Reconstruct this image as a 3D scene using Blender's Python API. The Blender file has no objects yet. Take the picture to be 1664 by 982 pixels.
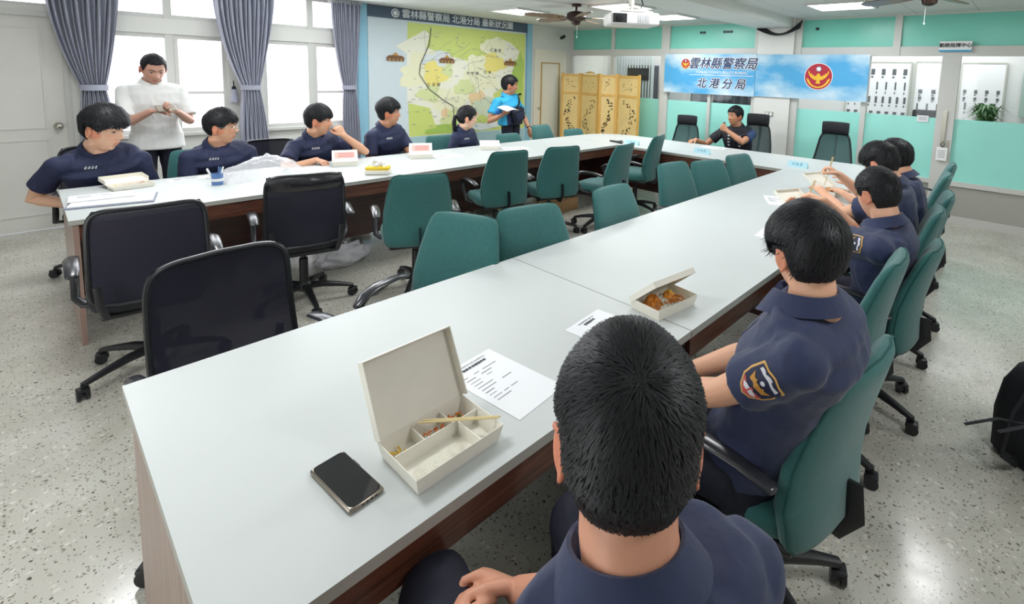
import bpy, bmesh, math, random
import numpy as np
from mathutils import Vector, Matrix, noise
from mathutils.bvhtree import BVHTree

random.seed(7)
SC = bpy.context.scene
COL = SC.collection
PI = math.pi

# ---------------------------------------------------------------- camera
CAM_F, CAM_CX, CAM_CY = 818.39, 941.91, 211.60
CAM_YAW, CAM_PITCH, CAM_ROLL, CAM_H = 41.758, 6.498, 1.796, 1.6648
def cam_axes():
    y, p, r = [math.radians(a) for a in (CAM_YAW, CAM_PITCH, CAM_ROLL)]
    f = Vector((math.cos(y)*math.cos(p), math.sin(y)*math.cos(p), -math.sin(p)))
    rt = Vector((math.sin(y), -math.cos(y), 0)); up = rt.cross(f)
    return f, rt*math.cos(r)+up*math.sin(r), -rt*math.sin(r)+up*math.cos(r)
cf, cr, cu = cam_axes()
cd = bpy.data.cameras.new('camera'); cam = bpy.data.objects.new('camera', cd); COL.objects.link(cam)
M = Matrix((cr, cu, -cf)).transposed().to_4x4(); M.translation = (0, 0, CAM_H)
cam.matrix_world = M
cd.sensor_fit = 'HORIZONTAL'; cd.sensor_width = 36; cd.lens = CAM_F/1664*36
cd.shift_x = -(CAM_CX-832)/1664; cd.shift_y = (CAM_CY-491)/1664
cd.clip_start = 0.02; cd.clip_end = 200
SC.camera = cam

# ---------------------------------------------------------------- world and exposure
SC.view_settings.view_transform = 'Standard'
try: SC.view_settings.look = 'None'
except Exception: pass
SC.view_settings.gamma = 1; SC.view_settings.use_curve_mapping = False
SC.view_settings.exposure = 0.45
W = bpy.data.worlds.new('sky'); SC.world = W; W.use_nodes = True
W.node_tree.nodes['Background'].inputs[0].default_value = (0.86, 0.92, 1.0, 1)
W.node_tree.nodes['Background'].inputs[1].default_value = 1.0

def area(name, loc, size, power, color=(1, 1, 1), rot=(0, 0, 0), spread=PI):
    l = bpy.data.lights.new(name, 'AREA'); l.shape = 'RECTANGLE'; l.size, l.size_y = size
    l.energy = power; l.color = color; l.spread = spread
    o = bpy.data.objects.new(name, l); COL.objects.link(o); o.location = loc; o.rotation_euler = rot
    return o
ZC = 2.514
# light of the ceiling panels (each fixture gets its own lamp just below its diffuser)
PANELS = [(4.85, 5.55), (5.15, 3.95), (6.35, 4.0), (6.25, 1.7), (2.6, 5.55), (2.6, 3.9), (2.9, 1.6), (0.4, 4.6), (0.3, 2.0), (4.8, 0.4), (1.6, -0.9), (4.8, -1.6)]
for (x, y) in PANELS:
    area('panel_lamp', (x, y, ZC-0.045), (0.5, 0.5), 13, (0.96, 0.98, 1.0))
# daylight entering by the windows
area('window_daylight', (1.8, 6.70, 1.75), (2.4, 1.5), 42, (0.92, 0.96, 1.0), (-PI/2, 0, 0))
# unseen fill lamp behind the camera, before a back wall without windows
area('rear_fill_lamp', (-2.35, 1.8, 1.5), (3.0, 1.3), 34, (0.95, 0.98, 1.0), (0, -PI/2, 0))
area('office_ceiling_light', (8.5, 3.2, 2.4), (1.0, 6.6), 85, (1, 0.98, 0.96))

# ---------------------------------------------------------------- materials
def lin(c):
    if isinstance(c, str):
        c = c.lstrip('#'); c = [int(c[i:i+2], 16)/255 for i in (0, 2, 4)]
    return tuple(x/12.92 if x <= .04045 else ((x+.055)/1.055)**2.4 for x in c)+(1,)
MATS = {}
def mat(name, color, rough=.6, metal=0, var=0, vscale=30, bump=0, bscale=80, emit=0, alpha=1, spec=.5, trans=0, stretch=None, sheen=0, coat=0):
    if name in MATS: return MATS[name]
    m = bpy.data.materials.new(name); m.use_nodes = True
    nt = m.node_tree; b = nt.nodes['Principled BSDF']; c = lin(color)
    b.inputs['Base Color'].default_value = c; b.inputs['Roughness'].default_value = rough
    b.inputs['Metallic'].default_value = metal; b.inputs['Specular IOR Level'].default_value = spec
    b.inputs['Alpha'].default_value = alpha
    b.inputs['Sheen Weight'].default_value = sheen; b.inputs['Coat Weight'].default_value = coat
    if trans: b.inputs['Transmission Weight'].default_value = trans
    if emit:
        b.inputs['Emission Color'].default_value = c; b.inputs['Emission Strength'].default_value = emit
    tc = nt.nodes.new('ShaderNodeTexCoord'); src = tc.outputs['Object']
    if stretch:
        mp = nt.nodes.new('ShaderNodeMapping'); mp.inputs['Scale'].default_value = stretch
        nt.links.new(src, mp.inputs[0]); src = mp.outputs[0]
    if var:
        n = nt.nodes.new('ShaderNodeTexNoise'); n.inputs['Scale'].default_value = vscale; n.inputs['Detail'].default_value = 4
        nt.links.new(src, n.inputs['Vector'])
        r = nt.nodes.new('ShaderNodeValToRGB')
        r.color_ramp.elements[0].position = .3; r.color_ramp.elements[1].position = .7
        r.color_ramp.elements[0].color = tuple(max(0, x*(1-var)) for x in c[:3])+(1,)
        r.color_ramp.elements[1].color = tuple(min(1, x*(1+var)) for x in c[:3])+(1,)
        nt.links.new(n.outputs['Fac'], r.inputs[0]); nt.links.new(r.outputs[0], b.inputs['Base Color'])
    if bump:
        n = nt.nodes.new('ShaderNodeTexNoise'); n.inputs['Scale'].default_value = bscale; n.inputs['Detail'].default_value = 3
        nt.links.new(src, n.inputs['Vector'])
        bn = nt.nodes.new('ShaderNodeBump'); bn.inputs['Strength'].default_value = bump; bn.inputs['Distance'].default_value = .01
        nt.links.new(n.outputs['Fac'], bn.inputs['Height']); nt.links.new(bn.outputs[0], b.inputs['Normal'])
    MATS[name] = m
    return m

def nodes_of(name, color=(.8, .8, .8), rough=.5):
    m = mat(name, color, rough); return m, m.node_tree, m.node_tree.nodes['Principled BSDF']

# floor: cast terrazzo, grey-beige with dark and pale chips, polished
def terrazzo():
    m, nt, b = nodes_of('terrazzo', '#c0bdb2', .24)
    tc = nt.nodes.new('ShaderNodeTexCoord')
    def chips(scale, thr, dist=.4):
        wn = nt.nodes.new('ShaderNodeTexNoise'); wn.inputs['Scale'].default_value = scale*.7
        mx = nt.nodes.new('ShaderNodeMixRGB'); mx.blend_type = 'ADD'; mx.inputs[0].default_value = dist/scale*3
        nt.links.new(tc.outputs['Object'], wn.inputs['Vector'])
        nt.links.new(tc.outputs['Object'], mx.inputs[1]); nt.links.new(wn.outputs['Color'], mx.inputs[2])
        v = nt.nodes.new('ShaderNodeTexVoronoi'); v.inputs['Scale'].default_value = scale
        nt.links.new(mx.outputs[0], v.inputs['Vector'])
        sep = nt.nodes.new('ShaderNodeSeparateColor'); nt.links.new(v.outputs['Color'], sep.inputs[0])
        # only some of the cells carry a chip: random radius
        ma = nt.nodes.new('ShaderNodeMath'); ma.operation = 'MULTIPLY'; ma.inputs[1].default_value = thr
        nt.links.new(sep.outputs[0], ma.inputs[0])
        lt = nt.nodes.new('ShaderNodeMath'); lt.operation = 'LESS_THAN'
        nt.links.new(v.outputs['Distance'], lt.inputs[0]); nt.links.new(ma.outputs[0], lt.inputs[1])
        return lt, sep
    big = nt.nodes.new('ShaderNodeTexNoise'); big.inputs['Scale'].default_value = 3; big.inputs['Detail'].default_value = 6
    nt.links.new(tc.outputs['Object'], big.inputs['Vector'])
    r = nt.nodes.new('ShaderNodeValToRGB'); r.color_ramp.elements[0].position = .3; r.color_ramp.elements[1].position = .7
    r.color_ramp.elements[0].color = lin('#b3b0a4'); r.color_ramp.elements[1].color = lin('#c9c7be')
    nt.links.new(big.outputs['Fac'], r.inputs[0])
    last = r.outputs[0]
    for sc_, th, colr in ((34, .34, '#d3d0c6'), (60, .36, '#a09a8c'), (44, .25, '#7b7567'), (75, .27, '#676156'), (24, .17, '#5e594f')):
        lt, sep = chips(sc_, th)
        mx = nt.nodes.new('ShaderNodeMixRGB'); mx.inputs[2].default_value = lin(colr)
        nt.links.new(lt.outputs[0], mx.inputs[0]); nt.links.new(last, mx.inputs[1]); last = mx.outputs[0]
    nt.links.new(last, b.inputs['Base Color'])
    n = nt.nodes.new('ShaderNodeTexNoise'); n.inputs['Scale'].default_value = 9
    nt.links.new(tc.outputs['Object'], n.inputs['Vector'])
    mr = nt.nodes.new('ShaderNodeMapRange'); mr.inputs[3].default_value = .10; mr.inputs[4].default_value = .28
    nt.links.new(n.outputs['Fac'], mr.inputs[0]); nt.links.new(mr.outputs[0], b.inputs['Roughness'])
    return m

def ceiling_tiles():
    m, nt, b = nodes_of('ceiling_tile', '#dcdcd8', .85)
    tc = nt.nodes.new('ShaderNodeTexCoord'); mp = nt.nodes.new('ShaderNodeMapping')
    mp.inputs['Location'].default_value = (.05, .05, 0)
    nt.links.new(tc.outputs['Object'], mp.inputs[0])
    br = nt.nodes.new('ShaderNodeTexBrick'); br.offset = 0; br.inputs['Scale'].default_value = 1
    br.inputs['Brick Width'].default_value = .6; br.inputs['Row Height'].default_value = .6; br.inputs['Mortar Size'].default_value = .006
    br.inputs['Color1'].default_value = lin('#dedfdc'); br.inputs['Color2'].default_value = lin('#d8d9d6'); br.inputs['Mortar'].default_value = lin('#b9bab8')
    nt.links.new(mp.outputs[0], br.inputs['Vector']); nt.links.new(br.outputs['Color'], b.inputs['Base Color'])
    return m

def wood(name, c1, c2, rough=.35, scale=(1, 14, 14), coat=.2):
    m, nt, b = nodes_of(name, c1, rough)
    b.inputs['Coat Weight'].default_value = coat
    tc = nt.nodes.new('ShaderNodeTexCoord'); mp = nt.nodes.new('ShaderNodeMapping'); mp.inputs['Scale'].default_value = scale
    nt.links.new(tc.outputs['Object'], mp.inputs[0])
    n = nt.nodes.new('ShaderNodeTexNoise'); n.inputs['Scale'].default_value = 2.5; n.inputs['Detail'].default_value = 8; n.inputs['Distortion'].default_value = 1.2
    nt.links.new(mp.outputs[0], n.inputs['Vector'])
    r = nt.nodes.new('ShaderNodeValToRGB'); r.color_ramp.elements[0].position = .35; r.color_ramp.elements[1].position = .65
    r.color_ramp.elements[0].color = lin(c1); r.color_ramp.elements[1].color = lin(c2)
    nt.links.new(n.outputs['Fac'], r.inputs[0]); nt.links.new(r.outputs[0], b.inputs['Base Color'])
    return m

def mesh_fabric(name, color, hole=.12):
    m, nt, b = nodes_of(name, color, .8)
    tr = nt.nodes.new('ShaderNodeBsdfTransparent'); mx = nt.nodes.new('ShaderNodeMixShader')
    out = nt.nodes['Material Output']; mx.inputs[0].default_value = hole
    nt.links.new(b.outputs[0], mx.inputs[1]); nt.links.new(tr.outputs[0], mx.inputs[2]); nt.links.new(mx.outputs[0], out.inputs[0])
    return m

def glass(name):
    m, nt, b = nodes_of(name, '#ffffff', .02)
    tr = nt.nodes.new('ShaderNodeBsdfTransparent'); gl = nt.nodes.new('ShaderNodeBsdfGlossy'); gl.inputs['Roughness'].default_value = .03
    fr = nt.nodes.new('ShaderNodeFresnel'); fr.inputs[0].default_value = 1.3
    mx = nt.nodes.new('ShaderNodeMixShader'); out = nt.nodes['Material Output']
    tr.inputs[0].default_value = (.93, .95, .95, 1)
    nt.links.new(fr.outputs[0], mx.inputs[0]); nt.links.new(tr.outputs[0], mx.inputs[1]); nt.links.new(gl.outputs[0], mx.inputs[2]); nt.links.new(mx.outputs[0], out.inputs[0])
    return m

def plastic_film(name):
    m, nt, b = nodes_of(name, '#f0f0f4', .15)
    tr = nt.nodes.new('ShaderNodeBsdfTransparent'); mx = nt.nodes.new('ShaderNodeMixShader'); out = nt.nodes['Material Output']
    mx.inputs[0].default_value = .62
    nt.links.new(b.outputs[0], mx.inputs[1]); nt.links.new(tr.outputs[0], mx.inputs[2]); nt.links.new(mx.outputs[0], out.inputs[0])
    return m

def attr_mat(name, rough=.5, sss=.0):
    m, nt, b = nodes_of(name, '#c09070', rough)
    a = nt.nodes.new('ShaderNodeAttribute'); a.attribute_name = 'tint'
    nt.links.new(a.outputs['Color'], b.inputs['Base Color'])
    b.inputs['Subsurface Weight'].default_value = sss; b.inputs['Subsurface Radius'].default_value = (.02, .008, .004)
    n = nt.nodes.new('ShaderNodeTexNoise'); n.inputs['Scale'].default_value = 180
    bn = nt.nodes.new('ShaderNodeBump'); bn.inputs['Strength'].default_value = .12; bn.inputs['Distance'].default_value = .002
    nt.links.new(n.outputs['Fac'], bn.inputs['Height']); nt.links.new(bn.outputs[0], b.inputs['Normal'])
    return m

def sky_print():
    m, nt, b = nodes_of('banner_print', '#6db6e6', .55)
    tc = nt.nodes.new('ShaderNodeTexCoord'); n = nt.nodes.new('ShaderNodeTexNoise'); n.inputs['Scale'].default_value = 1.7; n.inputs['Detail'].default_value = 5
    mp = nt.nodes.new('ShaderNodeMapping'); mp.inputs['Scale'].default_value = (1, .8, 1.6); mp.inputs['Location'].default_value = (3, 1.2, .3)
    nt.links.new(tc.outputs['Object'], mp.inputs[0]); nt.links.new(mp.outputs[0], n.inputs['Vector'])
    r = nt.nodes.new('ShaderNodeValToRGB'); e = r.color_ramp.elements
    e[0].position = .40; e[0].color = lin('#4fa9dd'); e[1].position = .64; e[1].color = lin('#dcebf5')
    x = e.new(.52); x.color = lin('#9fcde8')
    nt.links.new(n.outputs['Fac'], r.inputs[0]); nt.links.new(r.outputs[0], b.inputs['Base Color'])
    return m

mFloor = terrazzo(); mCeil = ceiling_tiles()
mWall = mat('wall_paint', '#e6e6e2', .7, var=.02, vscale=4)
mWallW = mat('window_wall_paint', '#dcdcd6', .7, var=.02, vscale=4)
mDado = mat('pale_blue_dado', '#a9c9cf', .6)
mDoor = mat('painted_door', '#dddcd6', .45, var=.015, vscale=5)
mDoorCream = mat('cream_door', '#e3dfcf', .45)
mGold = mat('gilt_trim', '#b99a55', .4, metal=.5)
mAlu = mat('painted_aluminium', '#cfcfca', .4)
mAluD = mat('grey_aluminium', '#b4b3ac', .38, metal=.2)
mTeal = mat('teal_glass_film', '#a0e8dc', .3, var=.04, vscale=1.5)
mTealDark = mat('teal_glass_upper', '#7ed3c0', .3, var=.05, vscale=1.5)
mGlass = glass('clear_glass')
mPane = mat('frosted_pane', '#f3f1fb', .4, emit=1.25)
mPanePink = mat('frosted_pane_pink', '#efe4ea', .4, emit=1.1)
mCurtain = mat('curtain_fabric', '#9fa2b2', .8, var=.08, vscale=20, stretch=(1, 1, .2), sheen=.3)
mBlueTrim = mat('blue_trim', '#8fc1d6', .5)
mTop = mat('laminate_top', '#c6cbca', .42, var=.012, vscale=3, spec=.4)
mEdge = mat('laminate_edge', '#aaa9a3', .4)
mWood = wood('walnut_veneer', '#4a2a20', '#6d4433')
mWoodD = wood('dark_walnut', '#2c1613', '#43241d')
mWoodEnd = wood('table_end_veneer', '#8d7368', '#a58b80', scale=(14, 14, 1))
mGreen = mat('green_upholstery', '#2c6664', .85, var=.08, vscale=60, bump=.25, bscale=500, sheen=.25)
mGreenD = mat('dark_green_upholstery', '#1d5450', .85, var=.08, vscale=60, bump=.2, bscale=500)
mBlack = mat('black_plastic', '#1b1c20', .38, spec=.5)
mArm = mat('armrest_polyurethane', '#2a2b30', .25, spec=.6)
mBlackFab = mat('black_fabric', '#17181f', .8, var=.1, vscale=90, bump=.2, bscale=400)
mMesh = mesh_fabric('black_mesh', '#17182a', .04)
mMeshG = mesh_fabric('grey_green_mesh', '#40585a', .08)
mVinyl = mat('black_vinyl', '#1d1d24', .22, spec=.7, bump=.3, bscale=25)
mChrome = mat('chrome', '#c8c8c8', .2, metal=1)
mNavy = mat('navy_uniform', '#252f52', .75, var=.07, vscale=25, bump=.3, bscale=28, sheen=.15)
mNavyL = mat('deep_navy_uniform', '#1e2646', .75, var=.07, vscale=25, bump=.25, bscale=28)
mTrouser = mat('dark_trousers', '#15182a', .8, bump=.2, bscale=30)
mWhiteShirt = mat('white_polo', '#dfe0de', .7, bump=.2, bscale=25)
mCyanShirt = mat('cyan_polo', '#2fa6d6', .7, bump=.2, bscale=25)
mBlackShirt = mat('black_vest', '#1b1d27', .75, bump=.2, bscale=25)
mBlueSleeve = mat('slate_blue_sleeve', '#31456f', .7)
mSkin = attr_mat('skin', .5, .06)
mHair = mat('black_hair', '#101014', .62, spec=.35, var=.3, vscale=140, bump=.7, bscale=240)
mHairS = mat('hair_strands', '#17181d', .5, spec=.45)
mEyeW = mat('eye_white', '#cfc8c0', .3); mEyeD = mat('eye_iris', '#1a1210', .2)
mBrow = mat('eyebrow_hair', '#2a201c', .8)
mShoe = mat('black_shoe', '#121214', .3)
mPaper = mat('white_paper', '#e9ebee', .6)
mInk = mat('printed_ink', '#54565c', .7)
mInkL = mat('pale_printed_ink', '#9a9ca2', .7)
mCard = mat('cream_paperboard', '#ece8dc', .55, var=.02, vscale=20)
mCardIn = mat('paperboard_inner', '#e6e3d8', .35, var=.03, vscale=14)
mRice = mat('rice', '#e8e6d6', .6, var=.1, vscale=300, bump=.5, bscale=300)
mCarrot = mat('carrot', '#d8742a', .4); mEgg = mat('egg', '#e8b92e', .45, var=.2, vscale=90)
mFried = mat('fried_food', '#c47722', .45, var=.45, vscale=60, bump=.6, bscale=90)
mLeaf = mat('greens', '#4a6a2c', .5); mBamboo = mat('bamboo', '#e0cf9c', .5)
mScreen = mat('phone_glass', '#0d1116', .08, spec=.8)
mPhoneRim = mat('phone_rim', '#9a9186', .25, metal=.9)
mYellow = mat('yellow_wrapper', '#edc92a', .4); mTissue = mat('tissue_paper', '#f2f2f0', .8)
mNameCard = mat('name_card', '#b9e2ee', .5); mBlueInk = mat('blue_ink', '#3f8fb5', .6)
mCupBlue = mat('blue_pen_cup', '#5c7fb5', .4)
mLamp = mat('lamp_diffuser', '#ffffff', .5, emit=3.0)
mFanD = mat('fan_bronze', '#3b2b26', .35, metal=.6); mBlade = wood('fan_blade', '#6a5040', '#8a6f58')
mProj = mat('projector_white', '#e8e8e6', .35)
mRed = mat('emblem_red', '#b5263a', .5); mYel = mat('emblem_gold', '#f0bf2c', .45); mWhite = mat('white_paint', '#f0f0f0', .5)
mNavyInk = mat('navy_ink', '#203a66', .5); mSteel = mat('brushed_steel', '#b8b4a8', .3, metal=.9)
mFilm = plastic_film('clear_bag_film')
mScreenWood = wood('maple_screen', '#d6a552', '#e2b768', .45, (8, 8, 1), .1)
mScreenPanel = mat('screen_panel', '#e6c988', .6, var=.05, vscale=6)
mBlueSky = sky_print()

# ---------------------------------------------------------------- mesh helpers
def rotm(axis, ang): return Matrix.Rotation(ang, 4, axis)
def basis(d, hint=(0, 0, 1)):
    d = Vector(d).normalized(); h = Vector(hint)
    if abs(d.dot(h.normalized())) > .97: h = Vector((1, 0, 0)) if abs(d.x) < .9 else Vector((0, 1, 0))
    x = h.cross(d).normalized(); return x, d.cross(x).normalized(), d

class MB:
    def __init__(s): s.v = []; s.f = []; s.m = []; s.xf = Matrix()
    def add(s, vs, fs, mi=0):
        o = len(s.v); X = s.xf
        s.v += [tuple(X @ Vector(p)) for p in vs]; s.f += [tuple(i+o for i in f) for f in fs]; s.m += [mi]*len(fs); return s
    def box(s, c, d, mi=0, rot=None):
        k = (len(s.v)//8 % 7)*.00006; hx, hy, hz = d[0]/2+k, d[1]/2+k, d[2]/2+k
        vs = [Vector((x, y, z)) for x in (-hx, hx) for y in (-hy, hy) for z in (-hz, hz)]
        if rot is not None: vs = [rot @ p for p in vs]
        vs = [p+Vector(c) for p in vs]
        return s.add(vs, [(0, 1, 3, 2), (4, 6, 7, 5), (0, 4, 5, 1), (2, 3, 7, 6), (0, 2, 6, 4), (1, 5, 7, 3)], mi)
    def b2(s, a, b, mi=0):
        return s.box([(a[i]+b[i])/2 for i in range(3)], [abs(b[i]-a[i]) for i in range(3)], mi)
    def rbox(s, c, d, r=.01, seg=2, mi=0, rot=None):
        bm = bmesh.new(); bmesh.ops.create_cube(bm, size=1)
        for v in bm.verts: v.co = Vector((v.co.x*d[0], v.co.y*d[1], v.co.z*d[2]))
        bmesh.ops.bevel(bm, geom=list(bm.edges), offset=min(r, min(d)*.49), segments=seg, affect='EDGES', profile=.5)
        bm.verts.index_update(); R = rot if rot is not None else Matrix()
        s.add([(R @ v.co)+Vector(c) for v in bm.verts], [[v.index for v in f.verts] for f in bm.faces], mi); bm.free(); return s
    def rings(s, rings, mi=0, cap=True, closed=True):
        n = len(rings[0]); vs = [p for r in rings for p in r]; fs = []
        for i in range(len(rings)-1):
            for j in range(n if closed else n-1):
                k = (j+1) % n; fs.append((i*n+j, i*n+k, (i+1)*n+k, (i+1)*n+j))
        if cap: fs.append(tuple(range(n-1, -1, -1))); fs.append(tuple((len(rings)-1)*n+j for j in range(n)))
        return s.add(vs, fs, mi)
    def tube(s, pts, rad, n=10, mi=0, hint=(0, 0, 1), e=2.0, round_=False):
        """rad: list of r or (rx, ry): rx along hint x dir, ry along the hint side"""
        pts = [Vector(p) for p in pts]; R = []
        rad = [rad]*len(pts) if not isinstance(rad, list) else rad
        if round_:
            d0 = (pts[0]-pts[1]).normalized(); d1 = (pts[-1]-pts[-2]).normalized()
            def sc(r, k): return (r[0]*k, r[1]*k) if isinstance(r, tuple) else r*k
            def mx(r): return min(r) if isinstance(r, tuple) else r
            a = [(pts[0]+d0*mx(rad[0])*h, sc(rad[0], k)) for h, k in ((1, .15), (.85, .55), (.5, .87))]
            b = [(pts[-1]+d1*mx(rad[-1])*h, sc(rad[-1], k)) for h, k in ((.5, .87), (.85, .55), (1, .15))]
            pts = [p for p, _ in a]+pts+[p for p, _ in b]; rad = [r for _, r in a]+rad+[r for _, r in b]
        x = None
        for i, p in enumerate(pts):
            d = (pts[min(i+1, len(pts)-1)]-pts[max(i-1, 0)])
            if d.length < 1e-9: d = Vector((0, 0, 1))
            d.normalize()
            if x is None: x, y, _ = basis(d, hint)
            else:
                x = (x-d*x.dot(d)).normalized(); y = d.cross(x)
            r = rad[i]; rx, ry = r if isinstance(r, tuple) else (r, r)
            ring = []
            for k in range(n):
                a = 2*PI*k/n; c_, s_ = math.cos(a), math.sin(a)
                c_ = math.copysign(abs(c_)**(2/e), c_); s_ = math.copysign(abs(s_)**(2/e), s_)
                ring.append(p+x*rx*c_+y*ry*s_)
            R.append(ring)
        return s.rings(R, mi)
    def stack(s, pts, rad, axis, side=(1, 0, 0), n=24, mi=0, e=2.3):
        ax = Vector(axis).normalized(); x = Vector(side); x = (x-ax*x.dot(ax)).normalized(); y = ax.cross(x); R = []
        for p, (rx, ry) in zip(pts, rad):
            R.append([Vector(p)+x*rx*math.copysign(abs(math.cos(a))**(2/e), math.cos(a))+y*ry*math.copysign(abs(math.sin(a))**(2/e), math.sin(a)) for a in [2*PI*k/n for k in range(n)]])
        return s.rings(R, mi)
    def cyl(s, p0, p1, r0, r1=None, n=16, mi=0): return s.tube([p0, p1], [r0, r0 if r1 is None else r1], n, mi)
    def lathe(s, prof, c=(0, 0, 0), n=24, mi=0):
        return s.rings([[Vector(c)+Vector((r*math.cos(2*PI*k/n), r*math.sin(2*PI*k/n), z)) for k in range(n)] for r, z in prof], mi)
    def ell(s, c, r, nu=16, nv=10, mi=0, rot=None):
        R = []
        for i in range(nv+1):
            t = -PI/2+PI*i/nv; cc = max(math.cos(t), .02)
            ring = [Vector((r[0]*cc*math.cos(2*PI*k/nu), r[1]*cc*math.sin(2*PI*k/nu), r[2]*math.sin(t))) for k in range(nu)]
            if rot is not None: ring = [rot @ p for p in ring]
            R.append([p+Vector(c) for p in ring])
        return s.rings(R, mi)
    def grid(s, fn, nu, nv, mi=0):
        vs = [fn(i/nu, j/nv) for j in range(nv+1) for i in range(nu+1)]
        return s.add(vs, [(j*(nu+1)+i, j*(nu+1)+i+1, (j+1)*(nu+1)+i+1, (j+1)*(nu+1)+i) for j in range(nv) for i in range(nu)], mi)
    def prism(s, poly, o, ux, uy, th, mi=0):
        """poly in 2D, drawn from o along ux, uy; thick th along ux x uy"""
        o, ux, uy = Vector(o), Vector(ux), Vector(uy); nn = ux.cross(uy).normalized()
        a = [o+ux*p[0]+uy*p[1] for p in poly]; b = [p+nn*th for p in a]; n = len(a)
        return s.add(a+b, [tuple(range(n-1, -1, -1)), tuple(range(n, 2*n))]+[(i, (i+1) % n, (i+1) % n+n, i+n) for i in range(n)], mi)
    def build(s, name, mats, parent=None, smooth=None, kind=None):
        me = bpy.data.meshes.new(name); me.from_pydata(s.v, [], s.f)
        mats = mats if isinstance(mats, (list, tuple)) else [mats]
        for m in mats: me.materials.append(m)
        me.polygons.foreach_set('material_index', s.m)
        bm = bmesh.new(); bm.from_mesh(me); bmesh.ops.recalc_face_normals(bm, faces=bm.faces); bm.to_mesh(me); bm.free()
        if smooth:
            me.polygons.foreach_set('use_smooth', [True]*len(me.polygons))
            if smooth != 'all': me.set_sharp_from_angle(angle=math.radians(smooth if smooth is not True else 40))
        o = bpy.data.objects.new(name, me); COL.objects.link(o)
        if parent is not None: o.parent = parent
        if kind: o['kind'] = kind
        return o

def tag(o, label=None, cat=None, group=None, kind=None):
    for k, v in (('label', label), ('category', cat), ('group', group), ('kind', kind)):
        if v: o[k] = v
    return o
def empty(name, loc=(0, 0, 0), rz=0, **k):
    o = bpy.data.objects.new(name, None); COL.objects.link(o); o.location = loc; o.rotation_euler = (0, 0, rz); o.empty_display_size = .1
    return tag(o, **k)
def copy_tree(o, parent=None):
    c = o.copy(); COL.objects.link(c); c.parent = parent
    for ch in list(o.children): copy_tree(ch, c)
    return c
def text_into(mb, s, o, ux, uy, size, off=0, mi=0, shear=0, th=.0):
    if off:   # heavier stroke: the same outline laid down several times, a hair apart
        o_, a, b = Vector(o), Vector(ux), Vector(uy); nn = a.cross(b); k_ = 8
        for k in range(k_+1):
            sh_ = (a*math.cos(2*PI*k/k_)+b*math.sin(2*PI*k/k_))*off if k < k_ else Vector((0, 0, 0))
            text_into(mb, s, o_+sh_+nn*.00012*k, ux, uy, size, 0, mi, shear, th)
        return
    """adds the outlines of a line of writing, centred on o, lying in the plane ux, uy"""
    cu_ = bpy.data.curves.new('writing', 'FONT'); cu_.body = s; cu_.size = size; cu_.offset = off; cu_.shear = shear
    cu_.align_x = 'CENTER'; cu_.align_y = 'CENTER'; cu_.resolution_u = 3; cu_.extrude = th
    ob = bpy.data.objects.new('writing', cu_); COL.objects.link(ob)
    dg = bpy.context.evaluated_depsgraph_get(); me = bpy.data.meshes.new_from_object(ob.evaluated_get(dg))
    o, ux, uy = Vector(o), Vector(ux), Vector(uy); nn = ux.cross(uy)
    mb.add([o+ux*v.co.x+uy*v.co.y+nn*v.co.z for v in me.vertices], [tuple(p.vertices) for p in me.polygons], mi)
    bpy.data.objects.remove(ob); bpy.data.meshes.remove(me); bpy.data.curves.remove(cu_)

# ================================================================ STRUCTURE
X0, X1, Y0, Y1 = -2.5, 7.42, -3.0, 6.933
def st(mb, name, m, **k): return mb.build(name, m, kind='structure', **k)
st(MB().b2((X0-.1, Y0-.1, -.1), (X1+3.2, Y1+.1, 0)), 'floor', mFloor)
st(MB().b2((X0-.1, Y0-.1, ZC), (X1+3.2, Y1+.1, ZC+.1)), 'ceiling', mCeil)
st(MB().b2((X0-.1, Y0, 0), (X0, Y1, ZC)), 'wall_back', mWall)
st(MB().b2((X0, Y0-.1, 0), (X1+3.2, Y0, ZC)), 'wall_right', mWall)

# window wall: built round two window openings and the door opening
WIN = [(.56, 1.64), (2.0, 3.06)]; SILL, BEAM0, BEAM1 = .875, 1.94, 2.10
DX0, DX1, DZ = -.62, .345, 2.06
w = MB(); yw0, yw1 = Y1, Y1+.12
w.b2((X0, yw0, 0), (DX0, yw1, ZC)); w.b2((DX1, yw0, 0), (WIN[0][0], yw1, ZC))
w.b2((WIN[0][1], yw0, 0), (WIN[1][0], yw1, ZC)); w.b2((WIN[1][1], yw0, 0), (X1+3.2, yw1, ZC))
for a, b in WIN:
    w.b2((a, yw0, 0), (b, yw1, SILL)); w.b2((a, yw0, BEAM0), (b, yw1, BEAM1))
w.b2((DX0, yw0, DZ), (DX1, yw1, DZ+.07))
st(w, 'wall_left', mWallW)
st(MB().b2((X0, Y1-.012, 0), (DX0, Y1, .1)).b2((DX1, Y1-.012, 0), (3.2, Y1, .1)), 'baseboard_left', mAluD)
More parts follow.
